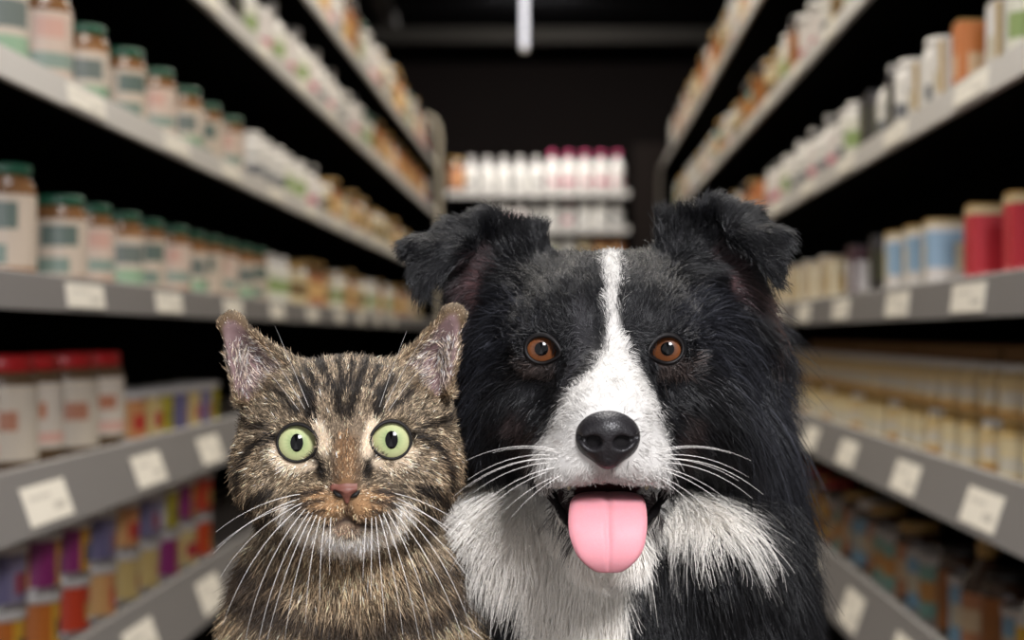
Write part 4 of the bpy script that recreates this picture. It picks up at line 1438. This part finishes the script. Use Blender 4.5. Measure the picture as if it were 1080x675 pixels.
K['bgold'] = carton(box_gold, .07, .07, .10, lid_gold)
K['borange'] = carton(box_orange, .07, .05, .115, lid_gold)
K['bdark'] = carton(box_dark, .06, .05, .12, lid_dark)
K['bwine'] = carton(box_wine, .07, .07, .115, lid_dark)
for i, l in enumerate(mixed_m):
    K['mbot%d' % i] = bottle([brown_glass, plastic_white, brown_glass, brown_glass, plastic_white][i], [lid_gold, lid_dark, lid_white, lid_dark, lid_gold][i], l, .041, .185)
    K['mcan%d' % i] = can(l, .042, .115)
    K['mjar%d' % i] = jar(brown_glass, [lid_gold, lid_red, lid_white, lid_dark, lid_gold][i], l, .045, .15)
WHAT = {'gjar': 'green-lidded jar', 'gjart': 'tall green-lidded jar', 'wbot': 'white bottle', 'wtub': 'white tub', 'wjar': 'small white jar', 'rjar': 'red-lidded jar', 'can': 'colourful tin',
        'food': 'cream baby food jar', 'bred': 'red carton', 'bblue': 'pale blue carton', 'bwhite': 'white carton', 'bgold': 'gold and white carton', 'borange': 'orange carton',
        'bdark': 'dark carton', 'bwine': 'wine and white carton', 'mbot': 'dark-labelled bottle', 'mcan': 'wrapped tin', 'mjar': 'brown jar'}
COLN = {'wbot': ['plain white bottle', 'white bottle with pink cap', 'white bottle with leafy label', 'white bottle with gold cap'],
        'wtub': ['plain white tub', 'white tub with rosy label', 'green-lidded white tub', 'gold-lidded tub'],
        'wjar': ['plain white jar', 'black-lidded white jar', 'white jar with leafy label', 'gold-lidded white jar'],
        'can': ['purple and yellow tin', 'yellow tin', 'orange tin', 'cream tin', 'lime tin', 'red tin', 'lilac tin', 'salmon tin'],
        'mbot': ['rust-labelled bottle', 'gold-labelled bottle', 'blue-labelled bottle', 'brown bottle', 'teal-labelled bottle'],
        'mcan': ['rust-coloured tin', 'golden tin', 'blue tin', 'brown tin', 'teal tin'], 'mjar': ['rust-labelled jar', 'gold-labelled jar', 'blue-labelled jar', 'brown-labelled jar', 'teal-labelled jar']}
CATG = {'gjar': 'jar', 'gjart': 'jar', 'wbot': 'bottle', 'wtub': 'tub', 'wjar': 'jar', 'rjar': 'jar', 'can': 'tin can', 'food': 'jar', 'mbot': 'bottle', 'mcan': 'tin can', 'mjar': 'jar'}
counts = {}
used = set()


def place(key, x, y, z, rz, where, grp):
    stem_ = key.rstrip('0123456789')
    idx = int(key[len(stem_):]) if key != stem_ else 0
    what = COLN[stem_][idx] if stem_ in COLN else WHAT[stem_]
    p = proto(key, K[key])
    if key in used:
        o = dup(p)
    else:
        o = p
        used.add(key)
    o.location = (x, y, z)
    o.scale = (1, 1, 1)
    o.rotation_euler = (0, 0, rz)
    k = (what, where)
    counts[k] = counts.get(k, 0) + 1
    tag(o, '%s %s from the near end, %s' % (ordinal(counts[k] - 1), what, where), CATG.get(stem_, 'carton'), grp)
    return o


RAD = {'gjar': .047, 'gjart': .051, 'rjar': .059, 'wbot': .037, 'wtub': .049, 'wjar': .045, 'food': .042, 'can': .047, 'mbot': .042, 'mjar': .046, 'mcan': .042}
SHN = ['top', 'second', 'third', 'fourth', 'fifth', 'lowest']


def fill(side, level, segs, jitter=.01, back=.055, layers=1, z_extra=0.0, word=''):
    sg, wx, lev = (1, WL, LEV_L) if side == 'L' else (-1, WR, LEV_R)
    z = lev[level][0] - .012
    who = "cat's side" if side == 'L' else "dog's side"
    tilt = .35 if level >= 4 else .12
    inset = math.tan(tilt) * (lev[level][0] - lev[level][1]) + .014
    kf = 1.09 if side == 'L' else 1.12
    y = 0
    for y0, y1, step, keys in segs:
        y0, y1 = y0 * kf, min(y1 * kf, 9.85 if side == 'L' else 10.4)
        y = max(y, y0)
        i = 0
        while y < y1:
            key = keys[i % len(keys)] if len(keys) < 4 else rnd.choice(keys)
            hs = 0
            for l in range(layers):
                kk = key if l == 0 else (keys[(i * 3 + 1) % len(keys)] if len(keys) < 4 else rnd.choice(keys))
                r = RAD.get(kk.rstrip('0123456789'), .038) * [1.245, 1.1, 1, 1, 1, 1][level]
                lname = '' if layers == 1 else (' bottom layer' if l == 0 else ' upper layer')
                o = place(kk, wx - sg * (inset + r + .003 + rnd.uniform(0, jitter)), y, z + hs + .0003, (PI * .25 if sg > 0 else PI * .75) + rnd.uniform(-.5, .5) if not kk.startswith('b') else rnd.uniform(-.04, .04),
                      '%s shelf%s, %s' % (SHN[level], lname, who), 'goods on the %s shelf, %s' % (SHN[level], who))
                if level < 2:
                    zs = [1.55, 1.2][level]
                    o.scale = (zs ** .5, zs ** .5, zs)
                hs += {'can': .0925, 'food': .0825, 'mcan': .1155}.get(kk.rstrip('0123456789'), .1) + .0003
            y += max(step * rnd.uniform(.92, 1.1), 2 * RAD.get(key.rstrip('0123456789'), .038) * 1.06 * [1.245, 1.1, 1, 1, 1, 1][level] + .012)
            i += 1


fill('L', 0, [(3.9, 9.9, .20, ['wtub0', 'wtub1', 'mjar0', 'wtub2', 'wjar3', 'mjar3', 'wjar1'])])
fill('L', 1, [(2.9, 5.6, .20, ['wbot0', 'wbot1', 'wjar1', 'wjar0', 'wbot2', 'bdark']), (5.75, 9.9, .19, ['wtub0', 'wjar1', 'mjar0', 'wtub3', 'mjar3', 'wtub2'])])
fill('L', 2, [(1.90, 2.55, .21, ['gjart0', 'gjart2']), (2.60, 3.9, .24, ['gjar0', 'gjar1', 'gjar2']), (4.0, 5.2, .19, ['wjar0', 'wjar1', 'wbot0', 'wjar2']), (5.3, 7.9, .17, ['wjar3', 'wtub3', 'bgold', 'wjar0', 'mjar0'])])
fill('L', 3, [(1.95, 2.45, .20, ['gjart1']), (2.56, 4.2, .185, ['gjar1', 'gjar2', 'gjar0']), (4.3, 8.5, .18, ['mjar0', 'wjar2', 'wjar3', 'mbot3', 'gjar1', 'wtub3'])])
fill('L', 4, [(1.92, 2.98, .165, ['rjar0', 'rjar1']), (3.05, 3.75, .12, ['can7', 'can3', 'can6', 'can4'])])
fill('L', 5, [(1.92, 3.75, .17, ['can0', 'can1', 'can0', 'can2', 'can3', 'can4', 'can5', 'can7', 'can6'])], layers=2, jitter=.004)
fill('R', 0, [(4.4, 10.3, .21, ['wtub0', 'wtub1', 'mjar3', 'wtub3', 'wjar0', 'mjar0'])])
fill('R', 1, [(3.1, 8.8, .19, ['wtub0', 'wtub1', 'wjar2', 'mjar4', 'wjar3', 'wtub3', 'mjar3'])])
fill('R', 2, [(1.95, 2.4, .13, ['bwhite', 'wbot2', 'wjar2']), (2.47, 2.52, .1, ['borange']), (2.6, 3.0, .12, ['bwhite', 'wjar0']), (3.02, 3.35, .11, ['bdark', 'wbot0', 'bdark']),
              (3.45, 4.9, .14, ['wjar0', 'wjar1', 'wbot0', 'wjar2']), (5.0, 5.25, .11, ['borange']), (5.35, 7.0, .17, ['mjar3', 'bwine', 'mjar0', 'wjar0'])])
fill('R', 3, [(1.98, 2.56, .24, ['bred']), (2.68, 3.12, .17, ['bblue']), (3.2, 3.3, .12, ['bdark']), (3.45, 3.6, .2, ['bwine']), (3.72, 4.9, .15, ['bgold', 'bwhite'])])
fill('R', 4, [(1.95, 4.75, .135, ['food0', 'food1', 'food0'])], layers=2, jitter=.004)
fill('R', 5, [(1.95, 2.85, .11, ['mbot3', 'mjar3', 'mcan2', 'mbot0', 'mbot1']), (2.9, 3.9, .11, ['mcan4', 'mjar0', 'mcan0', 'mcan2', 'mjar2']), (3.95, 4.7, .12, ['mjar0', 'mcan1', 'mjar1', 'mcan0'])])

# brown display trays lying over the two layers of baby food jars
card_m = mat('brown_card', (120, 90, 58), .8, spec=.1)
for i, (y, l) in enumerate(((2.32, .66), (3.02, .66), (3.72, .66), (4.42, .66))):
    zt = LEV_R[4][0] - .012 + .1655
    xx = WR + .062 + .075
    bm = bmesh.new()
    add_box(bm, (0, 0, .002), (.13, l, .004))
    for s in (-1, 1):
        add_box(bm, (s * .0635, 0, .014), (.003, l, .02))
        add_box(bm, (0, s * (l / 2 - .0015), .014), (.124, .003, .02))
    o = obj('cardboard_tray', bm, card_m)
    o.location = (xx, y, zt)
    tag(o, '%s brown cardboard tray from the near end on the cream baby food jars' % ordinal(i), 'tray', 'cardboard trays on the baby food jars')

# ------------------------------------------------------------------ shelves across the end of the aisle
BY = 12.6
bx0, bx1 = -.62 - .21, .455
root = empty('shelving_unit', ((bx0 + bx1) / 2, BY + .15, 0), 'low white-fronted shelving unit across the far end of the aisle', 'shelves')
ox, oy = root.location.x, root.location.y
box_obj('back_panel', ((0), .16, .82), (bx1 - bx0, .02, 1.64), black_m, root)
box_obj('plinth', (0, 0, .045), (bx1 - bx0 - .02, .28, .09), black_m, root)
bz = []
for py in (201, 239, 277, 318, 360):
    z = CZ + (VY - py) * BY / FPX
    bz.append(z)
    sh = box_obj('shelf', (0, 0, z - .012), (bx1 - bx0 - .03, .30, .018), black_m, root)
    bm = bmesh.new(); add_box(bm, (0, -.156, z - .02), (bx1 - bx0 - .03, .012, .05), .003)
    obj('price_rail', bm, rail_m, sh)
for sx in (bx0 + .012, bx1 - .012):
    bm = bmesh.new(); add_box(bm, (sx - ox, 0, .80), (.024, .30, 1.60), .004)
    obj('side_panel', bm, black_m, root)
for li, z in enumerate(bz[:3]):
    x = bx0 + .07
    while x < bx1 - .05:
        if li == 0:
            key = rnd.choice(['mjar0', 'wbot1', 'mjar3']) if x < -.66 else ('wbot0' if x < -.10 else 'wbot1')
        elif li == 1:
            key = rnd.choice(['wjar1', 'wjar0', 'wbot1', 'wbot0'])
        else:
            key = rnd.choice(['mjar0', 'wjar2', 'wjar0', 'wjar3'])
        if not (li > 0 and x < -.60):
            k2 = ['top', 'second', 'third'][li]
            o = place(key, x, BY + .085, z - .0026, rnd.uniform(0, 6), '%s shelf, back unit' % k2, 'goods on the %s shelf of the back unit' % k2)
            o['label'] = o['label'].replace('from the near end', 'from its left end')
            if li == 0:
                s = 1.75 if x > -.1 else 1.5
                o.scale = (1.35, 1.35, s)
            else:
                o.scale = (1.15, 1.15, 1.25)
        x += .112

# ------------------------------------------------------------------ hanging tube lamp
tl = empty('tube_lamp', P(553, 55, 9.0) + np.array([0, 0, 0]), 'bright slim tube lamp hanging upright from the dark ceiling', 'lamp')
hl = 2.90 - tl.location.z
tube_m = mat('lamp_tube', (235, 235, 240), .4, emit=((238, 240, 255), .8))
lathe('tube', [(.0, .012), (.015, .014), (.017, .02), (.017, hl - .10), (.015, hl - .09)], tube_m, tl, n=16)
lathe('end_cap', [(.0, 0), (.014, 0), (.0185, .006), (.0185, .022)], lid_silver, tl, n=16)
lathe('ceiling_cup', [(.026, hl - .10), (.03, hl - .08), (.05, hl - .004), (.05, hl)], lid_silver, tl, n=20)

# ------------------------------------------------------------------ the crate the cat sits on
wood = mat('crate_wood', (150, 112, 72), .7, noise=(14, (112, 80, 50), .8))
cr = empty('storage_crate', (-.167, 1.11, 0), 'slatted wooden crate the tabby cat sits on', 'crate')
for z in (.045, .135, .225):
    for s in (-1, 1):
        bm = bmesh.new(); add_box(bm, (0, s * .163, z), (.196, .012, .078), .002); obj('slat', bm, wood, cr)
        bm = bmesh.new(); add_box(bm, (s * .092, 0, z), (.012, .312, .078), .002); obj('slat', bm, wood, cr)
bm = bmesh.new(); add_box(bm, (0, 0, .268), (.20, .345, .008), .002); obj('top_board', bm, wood, cr)
# ================================================================== camera and look
cam = bpy.data.cameras.new('camera')
cam.lens = 36 * FPX / 1080
cam.sensor_width = 36
cam.sensor_fit = 'HORIZONTAL'
cam.shift_x = -(VX - 540) / 1080
cam.shift_y = (VY - 337.5) / 1080
cam.clip_start = 0.02
cam.dof.use_dof = True
cam.dof.focus_distance = 0.975
cam.dof.aperture_fstop = 7.2
co = bpy.data.objects.new('camera', cam)
COL.objects.link(co)
co.location = (0, 0, CZ)
co.rotation_euler = (PI / 2, 0, 0)
scene.camera = co
scene.view_settings.view_transform = 'Standard'
scene.view_settings.look = 'None'
scene.view_settings.gamma = 1
scene.view_settings.exposure = 0
scene.view_settings.use_curve_mapping = False
w = bpy.data.worlds.new('world')
scene.world = w
w.use_nodes = True
w.node_tree.nodes['Background'].inputs[0].default_value = (0.02, 0.02, 0.022, 1)
w.node_tree.nodes['Background'].inputs[1].default_value = 0.3


def area(name, loc, target, size, power, col=(252, 251, 255), size_y=None, spread=None):
    l = bpy.data.lights.new(name, 'AREA')
    l.energy = power
    l.size = size
    if size_y:
        l.shape = 'RECTANGLE'
        l.size_y = size_y
    l.color = L4(col)[:3]
    if spread:
        l.spread = spread
    o = bpy.data.objects.new(name, l)
    COL.objects.link(o)
    o.location = loc
    d = Vector(target) - Vector(loc)
    o.rotation_euler = d.to_track_quat('-Z', 'Y').to_euler()
    return o


area('key_lamp', (0.36, -0.25, 1.36), (0, 1.0, .66), .30, 34)
area('fill_lamp', (-0.55, -0.25, .48), (-.05, 1.0, .62), 2.2, 14)
area('fill_lamp', (.5, -0.25, .45), (0, 1.0, .62), 2.2, 12)
area('ceiling_lamp', (0, 1.5, 2.6), (0, 1.2, .6), 1.2, 30)  # unseen overhead lamp, added to light the animals

# ceiling lamps over the aisle
for yy, pw in ((2.6, 48), (5.0, 42), (7.6, 38), (9.9, 24)):
    area('ceiling_lamp', (-.07, yy, 2.86), (-.07, yy, 0), .5, pw, (255, 246, 232), size_y=1.9)
area('ceiling_lamp', (-.2, 11.9, 2.86), (-.2, 12.6, 1.2), .6, 60, (255, 250, 246), size_y=.4)  # unseen lamp, added to brighten the goods on the back unit
